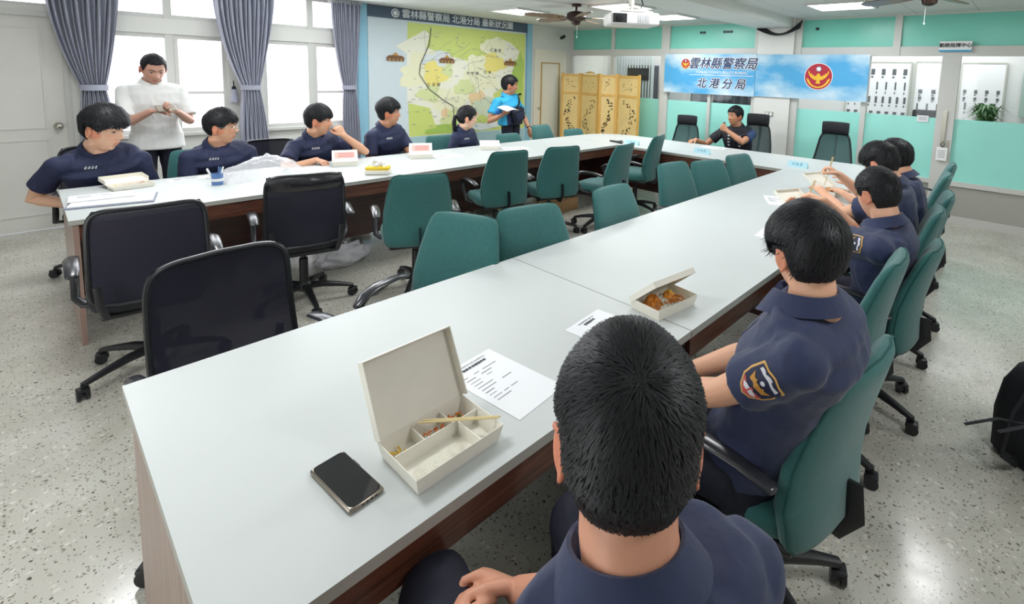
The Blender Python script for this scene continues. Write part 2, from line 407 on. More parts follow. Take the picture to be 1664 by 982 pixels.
def window(i, a, b):
    e = empty('window_%d' % i, (a, Y1, SILL), kind='structure'); mid = (a+b)/2+.02; w_ = b-a
    f = MB(); t = .045
    for z0, z1 in ((0, BEAM0-SILL), (BEAM1-SILL, ZC-SILL)):
        f.b2((0, .02, z0), (t, .09, z1)); f.b2((w_-t, .02, z0), (w_, .09, z1)); f.b2((0, .02, z0), (w_, .09, z0+t)); f.b2((0, .02, z1-t), (w_, .09, z1))
        f.b2((mid-a-.035, .01, z0), (mid-a+.035, .08, z1))
    f.b2((mid-a, .03, .42), (w_, .075, .45)); f.b2((mid-a+.04, 0.02, 0.02), (mid-a+.075, .08, 1.04))
    f.build('window_frame', mAlu, e)
    f = MB()
    for x0_, x1_, z0, z1, mi in ((t, mid-a, t, 1.02, 0), (mid-a, w_-t, t, 1.02, 1), (t, mid-a, 1.26, 1.61, 0), (mid-a, w_-t, 1.26, 1.61, 0)):
        f.b2((x0_, .05, z0), (x1_, .056, z1), mi)
    f.build('frosted_pane', [mPane, mPanePink], e)
    MB().b2((-.03, -.06, -.03), (w_+.03, .02, 0)).build('window_sill', mAlu, e)
window(1, *WIN[0]); window(2, *WIN[1])
# door in the window wall, with a light above
e = empty('door_1', (DX0, Y1, 0), kind='structure'); dw = DX1-DX0
d = MB().b2((.04, .02, .01), (dw-.04, .06, DZ-.03))
for (x0_, x1_, z0, z1) in ((.14, dw-.17, .15, .88), (.14, dw-.17, .98, 1.93)):
    for q in (((x0_, .012, z0), (x1_, .022, z0+.012)), ((x0_, .012, z1-.012), (x1_, .022, z1)), ((x0_, .012, z0), (x0_+.012, .022, z1)), ((x1_-.012, .012, z0), (x1_, .022, z1))): d.b2(*q)
d.build('door_leaf', mDoor, e)
MB().b2((0, -.01, 0), (.04, .1, DZ)).b2((dw-.04, -.01, 0), (dw, .1, DZ)).b2((0, -.01, DZ-.03), (dw, .1, DZ+.02)).build('door_frame', mAlu, e)
k = MB().tube([(dw-.10, .02, 1.0), (dw-.10, -.03, 1.0)], [.012, .012], 12)
k.ell((dw-.10, -.045, 1.0), (.03, .022, .03)); k.tube([(dw-.10, .02, 1.0), (dw-.10, .008, 1.0)], [.034, .034], 20); k.build('door_knob', mSteel, e, smooth=True)
MB().b2((0, .04, DZ+.07), (dw, .05, ZC)).build('frosted_pane', mPane, e)
MB().b2((0, .0, DZ+.04), (dw, .08, DZ+.09)).b2((0, 0, DZ), (.04, .08, ZC)).b2((dw-.04, 0, DZ), (dw, .08, ZC)).build('transom_frame', mAlu, e)

# blue trims either side of the map, pale blue dado beneath
st(MB().b2((3.13, Y1-.06, 0), (3.26, Y1, ZC)).b2((6.22, Y1-.06, 0), (6.33, Y1, ZC)), 'trim_1', mBlueTrim)
st(MB().b2((3.26, Y1-.03, 0), (6.22, Y1, .62)), 'trim_2', mDado)

# second door (cream with gilt moulding)
e = empty('door_2', (6.43, Y1, 0), kind='structure')
MB().b2((0, -.03, 0), (.07, 0, 2.07)).b2((.77, -.03, 0), (.84, 0, 2.07)).b2((0, -.03, 2.0), (.84, 0, 2.08)).build('door_frame', mDoorCream, e)
MB().b2((.07, -.018, .01), (.77, 0, 2.0)).build('door_leaf', mDoorCream, e)
f = MB()
for x0_, x1_, z0, z1 in ((.17, .67, .15, 1.84),):
    for q in (((x0_, -.03, z0), (x1_, -.018, z0+.02)), ((x0_, -.03, z1-.02), (x1_, -.018, z1)), ((x0_, -.03, z0), (x0_+.02, -.018, z1)), ((x1_-.02, -.03, z0), (x1_, -.018, z1))): f.b2(*q)
f.build('moulding', mGold, e)
MB().ell((.12, -.05, .98), (.025, .02, .025)).cyl((.12, -.018, .98), (.12, -.05, .98), .01).build('door_knob', mSteel, e, smooth=True)

# pillar and ceiling beam
st(MB().b2((X1-.04, 2.58, 0), (X1+.35, 3.10, ZC)), 'wall_pillar', mWall)
st(MB().b2((X0, 2.60, ZC-.12), (X1+.3, 3.12, ZC)), 'trim_3', mWall)

# glazed partition at the far end: frames, teal film panes, clear band
TZ0, TZ1 = 2.0, 2.115; GZ = 1.255; KZ = .49
def partition():
    e = empty('wall_far', (X1, 0, 0), kind='structure')
    f = MB()
    spans = [(3.10, Y1), (Y0, 2.58)]
    for a, b in spans:
        f.b2((0, a, TZ0), (.07, b, TZ1)); f.b2((0, a, ZC-.02), (.07, b, ZC)); f.b2((0, a, 0), (.07, b, .09)); f.b2((-.005, a, KZ-.035), (.07, b, KZ+.02))
    for y, wd, z0, z1 in ((6.90, .06, 0, ZC), (5.86, .07, TZ0, ZC), (5.86, .07, 0, TZ0), (4.72, .16, 0, ZC), (3.86, .05, 0, 1.4), (3.13, .06, 0, ZC), (2.53, .09, 0, ZC),
                          (1.64, .06, 0, TZ0), (1.33, .08, TZ0, ZC), (.80, .09, 0, TZ0), (.71, .09, 0, TZ0), (-.25, .1, 0, ZC), (-1.4, .08, 0, ZC), (-2.4, .08, 0, ZC)):
        f.b2((-.01, y-wd/2, z0), (.08, y+wd/2, z1))
    f.build('aluminium_frame', mAlu, e)
    p = MB()
    for a, b in spans: p.b2((.025, a, .09), (.045, b, KZ))
    p.build('kick_panel', mAluD, e)
    p = MB()
    for a, b in spans: p.b2((.03, a, KZ), (.04, b, GZ), 0)
    p.build('teal_pane', mTeal, e)
    p = MB()
    for a, b in spans: p.b2((.03, a, TZ1), (.04, b, ZC), 0)
    p.build('upper_teal_pane', mTealDark, e)
    p = MB()
    for a, b in spans: p.b2((.03, a, GZ), (.036, b, TZ0), 0)
    p.build('clear_pane', mGlass, e)
    h = MB().b2((-.03, .735, .85), (-.01, .775, 1.35)); h.b2((-.02, .69, .9), (0, .715, 1.0)); h.build('door_pull', mSteel, e)
partition()
# rooms seen through the clear band
st(MB().b2((9.2, Y0, 0), (9.3, Y1, ZC)), 'wall_office', mat('office_wall', '#cfcfd0', .7))

def notice(y0_, y1_, z0, z1, label, rows, x=9.19, col='#dcdbe0', dark=None):
    e = empty('notice_board', (x, (y0_+y1_)/2, (z0+z1)/2), label=label, cat='notice board')
    w_, h_ = y1_-y0_, z1-z0
    MB().box((0, 0, 0), (.03, w_, h_)).build('board_panel', mat('board_'+col, col, .5), e)
    fr = MB()
    for s_ in (-1, 1):
        fr.box((-.005, s_*w_/2, 0), (.035, .02, h_)); fr.box((-.005, 0, s_*h_/2), (.035, w_, .02))
    fr.build('board_frame', mAluD, e)
    g = MB(); 
    for (zz, n, sw, sh) in rows:
        for i in range(n):
            yy = w_/2-(i+.5)*w_/n; g.box((-.018, yy, zz), (.004, sw, sh))
            g.box((-.018, yy+sw*.15, zz-sh*.9), (.004, sw*.6, sh*.25))
    g.build('writing', mInk, e); return e
notice(1.0+.42, 2.3, 1.0, 1.98, 'wide grey notice board with rows of small dark entries behind the glass', [(.34, 6, .05, .09), (.12, 7, .02, .12), (-.1, 9, .03, .1), (-.3, 8, .05, .03)])
notice(.86, 1.36, .9, 1.99, 'narrow pale notice board beside the glass door post', [(.1, 3, .05, .06), (0, 3, .04, .05), (-.14, 4, .02, .12), (-.3, 4, .02, .1)])
notice(.30, .80, 1.0, 1.98, 'pale notice board hanging behind the right glass door above the plant', [(.08, 4, .035, .05), (-.02, 4, .03, .04), (-.13, 3, .02, .1)])
MB().b2((9.12, -.15, 1.25), (9.16, .12, 1.86)).build('wall_picture', mat('grey_green_board', '#9db3ab', .5)).update_tag()
tag(bpy.data.objects['wall_picture'], 'plain grey green board at the far right of the office', 'board')
# blinds / dark items behind the left bay
e = empty('vertical_blind', (8.6, 6.4, 1.0), label='pale grey vertical blind behind the wooden folding screen', cat='blind')
b = MB()
for i in range(16): b.box((0, .4-i*.07, .6), (.01, .055, 1.7), 0, rotm('Z', .5).to_3x3())
b.build('slats', mat('blind_slat', '#b9bfc2', .6), e); MB().box((0, -.12, 1.46), (.05, 1.25, .04)).build('head_rail', mAlu, e)
e = empty('dark_cabinet', (8.9, 6.2, 0), label='dark cabinet top seen through glass above the folding screen', cat='cabinet')
MB().b2((-.3, -.4, 0), (.0, .2, 1.86)).build('cabinet_body', mat('cabinet_dark', '#343a46', .4), e); MB().b2((-.32, -.37, 1.55), (-.3, .17, 1.8)).build('cabinet_door', mat('cabinet_door_dark', '#1e222b', .3), e)
e = empty('wall_frame', (8.9, 5.35, 1.85), label='small white framed board hanging high behind the left glass bay', cat='frame')
MB().box((0, 0, 0), (.02, .46, .22)).build('picture', mPaper, e)
f = MB()
for s_ in (-1, 1): f.box((-.01, s_*.23, 0), (.03, .02, .24)); f.box((-.01, 0, s_*.12), (.03, .48, .02))
f.build('frame_border', mInk, e)
# dark curtain band behind the banner bay
b = MB()
def cf_(u, v): return Vector((8.3+.03*math.sin(u*70), 3.2+u*1.5, .01+v*2.4))
b.grid(cf_, 140, 4)
tag(b.build('office_curtain', mat('office_curtain', '#6a6a72', .8, var=.3, vscale=9), smooth='all'), 'dark grey pleated curtain behind the glass under the blue banner', 'curtain')
# plant behind the right glass door
e = empty('potted_plant', (8.2, .42, 0), label='leafy green plant behind the right glass door', cat='plant')
MB().lathe([(.11, .85), (.15, 1.1), (.155, 1.12), (.13, 1.12)], n=20).build('plant_pot', mWhite, e, smooth=True)
MB().b2((-.22, -.3, 0), (.22, .3, .85)).build('plant_stand', mAluD, e)
g = MB(); rr = random.Random(3)
for i in range(190):
    a = rr.uniform(0, 2*PI); r_ = rr.uniform(.08, .32); h_ = rr.uniform(.10, .32)
    p0 = Vector((0, 0, 1.12)); p1 = p0+Vector((math.cos(a)*r_*.5, math.sin(a)*r_*.5, h_)); p2 = p0+Vector((math.cos(a)*r_, math.sin(a)*r_, h_*rr.uniform(.5, 1)))
    sd = Vector((-math.sin(a), math.cos(a), 0))*rr.uniform(.008, .016)
    g.add([p0, p1+sd, p1-sd, p2], [(0, 1, 2), (1, 3, 2)])
g.build('foliage', mat('plant_leaf', '#3c6b38', .5), e)
e = empty('office_chair', (8.5, 1.05, 0), PI, label='office chair whose dark top shows above the teal glass panel', cat='chair')
MB().rbox((0, .0, 1.05), (.06, .4, .5), .03).rbox((.25, 0, .48), (.45, .45, .08), .03).build('seat_and_back', mBlackFab, e, smooth=True)
MB().cyl((.2, 0, .05), (.2, 0, .45), .03).cyl((.2, 0, .0), (.2, 0, .05), .28, .1).build('pedestal', mBlack, e)

# ================================================================ ceiling things
def panel_light(x, y, label):
    e = empty('ceiling_light', (x, y, ZC), label=label, cat='ceiling light', group='square ceiling light panels')
    f = MB()
    for s_ in (-1, 1): f.box((s_*.295, 0, -.012), (.03, .62, .024)); f.box((0, s_*.295, -.012), (.62, .03, .024))
    f.build('light_frame', mAlu, e); MB().box((0, 0, -.012), (.56, .56, .012)).build('diffuser', mLamp, e)
pl = ['bright ceiling panel above the right end of the map header', 'bright ceiling panel cut by the top edge left of the projector', 'bright ceiling panel just right of the projector',
      'bright ceiling panel at the top right above the red emblem banner', 'ceiling panel light over the middle of the window-side table', 'ceiling panel light over the open middle of the tables',
      'ceiling panel light over the right-hand table', 'ceiling panel light nearest the windows at the near end', 'ceiling panel light over the near end of the tables', 'ceiling panel light over the right aisle',
      'ceiling panel light near the right wall behind the camera', 'ceiling panel light in the far right aisle']
for (x, y), l in zip(PANELS, pl): panel_light(x, y, l)

def fan(loc, rot, label):
    e = empty('ceiling_fan', loc, rot, label=label, cat='ceiling fan', group='ceiling fans')
    h = ZC-loc[2]
    MB().cyl((0, 0, .05), (0, 0, h), .015).lathe([(.06, h-.03), (.06, h)], n=20).build('down_rod', mFanD, e, smooth=True)
    MB().lathe([(.02, .09), (.09, .075), (.125, .05), (.13, .01), (.11, -.02), (.06, -.04), (.055, -.07), (.03, -.085), (.005, -.09)], n=32).build('motor_housing', mFanD, e, smooth=True)
    for i in range(5):
        a = 2*PI*i/5; R = rotm('Z', a) @ rotm('X', .2)
        b = MB(); b.xf = R
        b.prism([(.2, -.05), (.35, -.068), (.6, -.07), (.68, -.045), (.7, 0), (.68, .045), (.6, .07), (.35, .068), (.2, .05)], (0, 0, -.005), (1, 0, 0), (0, 1, 0), .008)
        bl = b.build('blade', mBlade, e)
        b = MB(); b.xf = R; b.tube([(.1, 0, 0), (.18, 0, 0), (.26, 0, -.004)], [(.012, .006), (.02, .005), (.03, .004)], 8); b.build('blade_iron', mFanD, bl)
    MB().cyl((.03, 0, -.08), (.03, 0, -.22), .0015, n=6).ell((.03, 0, -.23), (.006, .006, .012), 8, 6).build('pull_chain', mWhite, e)
fan((4.72, 4.33, 2.34), .3, 'dark bronze ceiling fan left of the projector')
fan((5.15, .72, 2.40), 1.0, 'ceiling fan cut by the top edge above the glass doors')

# projector on its ceiling mount
P = Vector((0, 0, CAM_H))+(cf+cr*((1025-CAM_CX)/CAM_F)-cu*((33-CAM_CY)/CAM_F))*3.5
e = empty('projector', P, math.radians(CAM_YAW-90+9), label='white projector hanging from the ceiling on a metal mount', cat='projector')
MB().rbox((0, .0, 0), (.34, .26, .085), .018, 3).build('projector_body', mProj, e, smooth=True)
b = MB().b2((-.155, -.136, -.03), (-.06, -.128, .03)); b.build('lens_recess', mBlack, e)
MB().tube([(-.11, -.12, 0), (-.11, -.145, 0)], [.024, .022], 20, mi=0).build('lens', mScreen, e, smooth=True)
b = MB()
for i in range(7): b.box((.02+i*.012, -.132, 0), (.004, .006, .05))
b.build('air_vent', mInkL, e)
b = MB().box((0, 0, .06), (.2, .14, .014)).cyl((0, 0, .06), (0, 0, ZC-P.z-.01), .02)
for sx in (-1, 1):
    for sy in (-1, 1): b.tube([(0, 0, .09), (sx*.13, sy*.09, .045)], [.008, .008], 8)
b.lathe([(.06, ZC-P.z-.02), (.06, ZC-P.z)], n=20); b.build('ceiling_mount', mAluD, e)
b = MB().tube([(.05, .0, .06), (.1, .06, .12), (.06, .03, .2), (.02, 0, .3), (.05, .02, ZC-P.z-.01)], [.005]*5, 6); b.build('cable', mBlack, e)
# cctv camera on the wall corner
e = empty('security_camera', (7.05, Y1-.02, 2.33), label='small security camera at the top of the wall above the cream door', cat='camera')
MB().tube([(0, 0, 0), (0, -.1, 0)], [.012, .012], 10).lathe([(.035, -.0), (.035, .01)], n=16).build('bracket', mWhite, e)
MB().tube([(-.05, -.12, -.02), (.05, -.1, .02)], [.03, .033], 16).build('camera_body', mBlack, e, smooth=True)
# bundle of black cable where the beam meets the pillar
b = MB()
for i in range(6):
    r_ = .03*i; pts = []
    for k_ in range(13):
        t = k_/12; pts.append((X1-.12+.012*i, 3.1-t*.62, ZC-.13-.16*math.sin(PI*t)*(.6+.1*i)+.02*i))
    b.tube(pts, [.009]*13, 8)
tag(b.build('cable_bundle', mBlack, smooth=True), 'drooping bundle of black cables under the ceiling beam at the pillar', 'cable')
# wall switch on the pillar
e = empty('wall_switch', (X1-.04, 2.86, 1.15), label='grey double wall switch on the white pillar', cat='switch')
MB().rbox((-.006, 0, 0), (.012, .12, .075), .004).build('switch_plate', mAluD, e)
MB().box((-.014, .03, 0), (.006, .03, .045)).box((-.014, -.03, 0), (.006, .03, .045)).build('rocker', mWhite, e)

# ================================================================ curtains
def curtain(name_label, xa, xb, xt, tw, xl, xr, y=6.80):
    e = empty('curtain', (xt, y, 0), label=name_label, cat='curtain', group='grey tied curtains at the windows')
    zt, ztie, zb = ZC-.01, 1.37, .12; ph = random.random()*6
    def f(u, v):
        z = zt+(zb-zt)*v
        if z > ztie:
            t = (zt-z)/(zt-ztie); k = t**2.1; l = xa+(xt-tw-xa)*k; r = xb+(xt+tw-xb)*(t**1.7)
        else:
            t = (ztie-z)/(ztie-zb); k = 1-(1-min(1, t*1.6))**2; l = xt-tw+(xl-xt+tw)*k; r = xt+tw+(xr-xt-tw)*k
        am = .022+.02*min(1, abs(z-ztie)*1.2)
        n_ = 13
        x = l+(r-l)*(u+.012*math.sin(u*40+v*9))
        yy = am*math.sin(u*2*PI*n_+ph+.5*math.sin(v*5))+.01*math.sin(u*37+v*14)
        return Vector((x-xt, yy, z))
    g = MB(); g.grid(f, 220, 46); o = g.build('drape', mCurtain, e, smooth='all')
    o.modifiers.new('thick', 'SOLIDIFY').thickness = .003
    b = MB(); R = []
    for k_ in range(25):
        a = 2*PI*k_/24; p = Vector((math.cos(a)*(tw+.015), math.sin(a)*.055, 1.375)); R.append([p+Vector((0, 0, .028)), p+Vector((0, 0, -.028)), p*1.0+Vector((math.cos(a)*.006, math.sin(a)*.006, -.028)), p+Vector((math.cos(a)*.006, math.sin(a)*.006, .028))])
    b.rings(R, cap=False); b.build('tie_back', mCurtain, e, smooth=True)
    b = MB()
    b.b2((xa-xt-.03, -.02, ZC-.05), (xb-xt+.03, .03, ZC-.01)); b.build('curtain_rail', mAlu, e)
curtain('grey tied curtain nearest the left door', .20, .74, .50, .085, .37, .66)
curtain('grey tied curtain between the two windows', 1.50, 2.10, 1.83, .085, 1.70, 1.99)
curtain('grey tied curtain beside the map frame', 2.76, 3.12, 2.97, .07, 2.86, 3.10)
e = empty('tie_back_tassel', (1.68, Y1-.03, 1.32), label='grey tassel hanging on a hook left of the middle curtain', cat='tassel')
MB().tube([(0, 0, .13), (.0, -.01, .1), (0, -.01, .05)], [.004, .006, .006], 8).ell((0, -.01, .04), (.022, .018, .03)).build('cord', mBlackFab, e, smooth=True)
MB().tube([(0, -.01, .03), (0, -.01, -.05), (0, -.01, -.12)], [.02, .034, .04], 14).build('fringe', mCurtain, e, smooth=True)

# ================================================================ wall map
def wall_map():
    e = empty('wall_map', (3.28, Y1, .62), label='large yellow green district map on the wall under a dark header', cat='map')
    Wd, H = 2.92, 1.73
    y = -.03
    MB().b2((0, y, 0), (Wd, 0, H)).build('map_board', mat('map_pale_blue', '#d3dfe4', .5), e)
    cols = ['#cfdc7c', '#f0efdc', '#f1efcb', '#f1e283', '#f0d3a4', '#d2dcc0', '#dbe3a6', '#acca62', '#dfe6e6']
    ms = [mat('map_'+c, c, .5) for c in cols]
    g = MB(); rr = random.Random(11); LAY = [0]
    def blob(cx, cy, rx, ry, mi, lay, n=26, jag=.18, ph=None):
        pts = []; a0 = rr.uniform(0, 6)
        for k in range(n):
            a = 2*PI*k/n; q = 1+jag*math.sin(3*a+a0)+jag*.6*math.sin(7*a+2*a0)+rr.uniform(-jag, jag)*.4
            pts.append((max(.015, min(Wd-.015, cx+rx*q*math.cos(a))), max(.015, min(H-.01, cy+ry*q*math.sin(a)))))
        poly([(p[0]/Wd, p[1]/H) for p in pts], mi, lay)
    def poly(pts, mi, lay): LAY[0] += 1; g.add([(p[0]*Wd, y-.0003*LAY[0]-.0004, p[1]*H) for p in pts], [tuple(range(len(pts)))], mi)
    poly([(.21, 0.005), (.995, .005), (.995, .985), (.205, .985), (.2, .6)], 0, 1)
    poly([(.14, .78), (.25, .88), (.3, .93), (.33, .9), (.31, .78), (.45, .72), (.58, .68), (.63, .6), (.72, .55), (.74, .7), (.72, .9), (.78, .93), (.88, .88), (.95, .8), (.9, .62), (.86, .45), (.8, .3), (.72, .25), (.6, .1), (.45, .06), (.36, .1), (.33, .25), (.2, .3), (.2, .6), (.2, .72)], 1, 2)
    for c in [(.9, 1.0, .42, .26, 2, 3), (1.9, .95, .35, .3, 2, 3), (1.3, .55, .4, .22, 2, 3), (1.1, 1.15, .25, .16, 8, 3), (2.2, 1.4, .25, .2, 2, 3)]: blob(*c)
    for c in [(1.05, .95, .2, .2, 3, 4), (2.2, 1.16, .22, .16, 3, 4), (2.28, 1.13, .09, .08, 3, 5), (1.28, .26, .12, .16, 4, 4), (1.85, .52, .16, .2, 4, 4), (1.28, 1.02, .1, .1, 6, 5), (2.0, .42, .25, .16, 5, 4), (1.6, .75, .2, .12, 6, 4), (1.45, .22, .3, .16, 6, 4), (.95, .65, .2, .12, 6, 4), (2.4, .5, .22, .2, 0, 5), (1.3, .09, .4, .07, 7, 5), (2.55, .42, .2, .12, 7, 6), (2.75, .9, .12, .45, 7, 4), (2.0, .1, .45, .06, 8, 5)]: blob(*c)
    g.build('printed_areas', ms, e)
    # roads and place names
    g = MB()
    def line(pts, w_, mi=0):
        for a, b in zip(pts[:-1], pts[1:]):
            A = Vector((a[0], y-.0125, a[1])); B = Vector((b[0], y-.0125, b[1])); d = (B-A); n_ = Vector((-d.z, 0, d.x)).normalized()*w_/2
            g.add([A-n_, B-n_, B+n_, A+n_], [(0, 1, 2, 3)], mi)
    line([(.98, 1.65), (.95, 1.4), (.8, 1.1), (.78, .95), (.95, .72), (1.2, .55), (1.38, .45), (1.4, .2)], .012)
    for i in range(34):
        x, z = rr.uniform(.65, 2.6), rr.uniform(.15, 1.5); a = rr.choice((0, PI/2, .4, -.5)); pts = [(x, z)]
        for k in range(4):
            a += rr.uniform(-.35, .35); x += .11*math.cos(a); z += .11*math.sin(a); pts.append((min(2.85, x), max(.06, min(1.6, z))))
        line(pts, .004, 1)
    for i in range(130):
        x, z = rr.uniform(.55, 2.75), rr.uniform(.1, 1.6); w_ = rr.uniform(.03, .07)
        g.box((x, y-.0125, z), (w_, .001, .007), 1)
    for (x, z, s_) in ((1.02, .79, '口湖鄉'), (2.22, 1.38, '元長鄉'), (1.75, .98, '水林鄉'), (2.05, 1.0, '北港')): text_into(g, '  '.join(s_), (x, y-.0135, z), (1, 0, 0), (0, 0, 1), .06, 0, 0)
    g.build('roads_and_names', [mInk, mInkL], e)
    # three little building pictures
    for cx in (.40, 1.26, 2.55):
        g = MB()
        for k in range(9):
            h_ = .035+.02*(k % 2)+.03*(k == 4); g.box((cx-.12+k*.03, y-.013, 1.13+h_/2), (.022, .004, h_), k % 2)
        g.prism([(-.15, 0), (.15, 0), (.1, .04), (-.1, .04)], (cx, y-.013, 1.17), (1, 0, 0), (0, 0, 1), .003, 0)
        g.prism([(-.05, 0), (.05, 0), (0, .05)], (cx, y-.013, 1.21), (1, 0, 0), (0, 0, 1), .003, 1)
        g.build('building_picture', [mat('temple_brown', '#7a5434', .6), mat('temple_gold', '#c0924c', .6)], e)
    h = MB().b2((-.01, y-.016, 1.73), (2.94, 0, 1.885)); h.build('header_band', mat('header_blue_grey', '#4d5d6e', .5), e)
    g = MB(); text_into(g, '雲林縣警察局 北港分局 最新狀況圖', (1.55, y-.018, 1.812), (1, 0, 0), (0, 0, 1), .135, .0018)
    g.build('header_writing', mat('header_white', '#eef1f3', .5), e)
    g = MB(); 
    for r_, mi in ((.062, 0), (.05, 1), (.032, 0)):
        g.prism([(r_*math.cos(2*PI*k/30), r_*math.sin(2*PI*k/30)) for k in range(30)], (.40, y-.018-.001*(3-r_*40), 1.812), (1, 0, 0), (0, 0, 1), .001, mi)
    g.build('header_emblem', [mWhite, mat('emblem_grey', '#8f97a0', .5)], e)
wall_map()

# ================================================================ banner, sign and tags on the partition
def emblem(parent, o, R, ux, uy, nn):
    """round red badge with a golden bird and a white sun"""
    o, ux, uy, nn = Vector(o), Vector(ux), Vector(uy), Vector(nn)
    g = MB()
    def disc(r_, lay, mi, cx=0, cy=0, n=40): g.prism([(cx+r_*math.cos(2*PI*k/n), cy+r_*math.sin(2*PI*k/n)) for k in range(n)], o+nn*.0012*lay, ux, uy, .001, mi)
    disc(R, 1, 2); disc(R*.95, 2, 0)
    g.build('emblem_disc', [mRed, mYel, mWhite], parent)
    g = MB()
    wing = [(.0, -.28), (.14, -.30), (.36, -.22), (.56, -.05), (.70, .20), (.74, .42), (.62, .30), (.60, .16), (.48, .22), (.44, .06), (.34, .12), (.30, -.02), (.18, .04), (.12, -.02), (.12, .12), (.05, .20), (0, .22)]
    body = wing+[(-x, y_) for x, y_ in reversed(wing[1:-1])]
    g.prism([(x*R, y_*R+.02*R) for x, y_ in body], o+nn*.0035, ux, uy, .0012, 1)
    g.prism([(-.16*R, -.52*R), (.16*R, -.52*R), (.10*R, -.25*R), (-.10*R, -.25*R)], o+nn*.0035, ux, uy, .0012, 1)
    n = 26; arc = [(.84*R*math.cos(a), .84*R*math.sin(a)) for a in [PI+.15+(PI-.3)*k/n for k in range(n+1)]]+[(.68*R*math.cos(a), .74*R*math.sin(a)) for a in [2*PI-.3-(PI-.6)*k/n for k in range(n+1)]]
    g.prism(arc, o+nn*.003, ux, uy, .001, 1)
    g.build('golden_bird', [mRed, mYel, mWhite], parent)
    g = MB(); pts = [((.20 if k % 2 else .13)*R*math.cos(2*PI*k/24), .56*R+(.20 if k % 2 else .13)*R*math.sin(2*PI*k/24)) for k in range(24)]
    g.prism([(.2*R*math.cos(2*PI*k/24), .56*R+.2*R*math.sin(2*PI*k/24)) for k in range(24)], o+nn*.0035, ux, uy, .001, 0)
    g.prism(pts, o+nn*.005, ux, uy, .001, 1); g.build('white_sun', [mNavyInk, mWhite], parent)
bx = X1-.06
UY = (0, -1, 0); UZ = (0, 0, 1); NB = (-1, 0, 0)
e = empty('wall_banner', (bx, 3.15, 1.7), label='pale blue sky banner with two rows of dark brush writing and red emblem', cat='banner')
MB().b2((-.004, -.05, -.31), (.0, 1.53, .325)).build('banner_cloth', mBlueSky, e)
g = MB(); text_into(g, '雲林縣警察局', (-.008, .50, .165), UY, UZ, .19, .0035, 0, .25); g.build('upper_writing', mNavyInk, e)
g = MB(); text_into(g, '雲林縣警察局', (-.006, .50, .165), UY, UZ, .19, .012, 0, .25); g.build('writing_outline', mWhite, e)
g = MB(); text_into(g, '北 港 分 局', (-.008, .50, -.145), UY, UZ, .17, .0035, 0, .2); g.build('lower_writing', mNavyInk, e)
g = MB(); text_into(g, '北 港 分 局', (-.006, .50, -.145), UY, UZ, .17, .011, 0, .2); g.build('writing_outline', mWhite, e)
g = MB(); text_into(g, 'YUNLIN COUNTY POLICE BUREAU', (-.008, .50, .035), UY, UZ, .055, .0006); g.b2((-.008, -.02, -.012), (-.006, 1.05, -.004)); g.build('small_writing', mWhite, e)
emblem(e, (-.006, 1.13, .165), .085, UY, UZ, NB)
e = empty('wall_banner', (bx, 2.35, 1.7), label='pale blue sky banner carrying the large round red and gold emblem', cat='banner')
MB().b2((-.004, -.75, -.30), (.0, .745, .315)).build('banner_cloth', mBlueSky, e)
emblem(e, (-.006, -.14, .015), .185, UY, UZ, NB)
e = empty('hanging_sign', (X1-.03, .73, 2.11), label='small white hanging sign with black writing above the glass doors', cat='sign')
MB().box((0, 0, .0), (.015, .31, .12)).build('sign_board', mWhite, e)
g = MB(); text_into(g, '勤務指揮中心', (-.011, 0, .01), UY, UZ, .052, .0012); g.build('writing', mBlack, e)
MB().b2((-.010, -.155, -.06), (-.007, .155, -.042)).build('blue_stripe', mCyanShirt, e)
e = empty('lock_tag', (X1-.03, .745, .83), label='white card hanging on the handle of the glass doors', cat='tag')
MB().rbox((-.012, 0, 0), (.012, .11, .16), .004).build('card', mWhite, e)
b = MB().tube([(-.012, .0, .08), (-.012, .02, .12), (-.012, 0, .15), (-.012, -.02, .12), (-.012, 0, .08)], [.004]*5, 6); b.build('lanyard', mBlack, e)
g = MB()
for i in range(5): g.box((-.019, 0, .04-.02*i), (.001, .07, .006))
g.build('printed_lines', mInkL, e)
e = empty('door_notice', (X1+.02, .98, 1.235), label='small white paper notice stuck on the teal glass of the sliding door', cat='paper')
MB().box((0, 0, 0), (.002, .12, .08)).build('paper', mPaper, e); MB().box((-.002, 0, .01), (.001, .08, .008)).box((-.002, 0, -.01), (.001, .08, .006)).build('printed_lines', mInkL, e)
for (y_, wd, n_, lb) in ((4.05, .10, 2, 'pair of small black marks on the upper teal glass above the banner'), (3.62, .16, 3, 'long black mark on the upper teal glass near the pillar'), (2.3, .05, 1, 'single black mark on the upper teal glass right of the pillar'), (.05, .14, 3, 'row of black marks on the upper teal glass above the right door')):
    b = MB()
    for i in range(n_): b.rbox((X1+.022, y_+(i-(n_-1)/2)*.055, 2.37), (.008, .045, .035), .004)
    tag(b.build('glass_sticker', mBlack), lb, 'sticker')

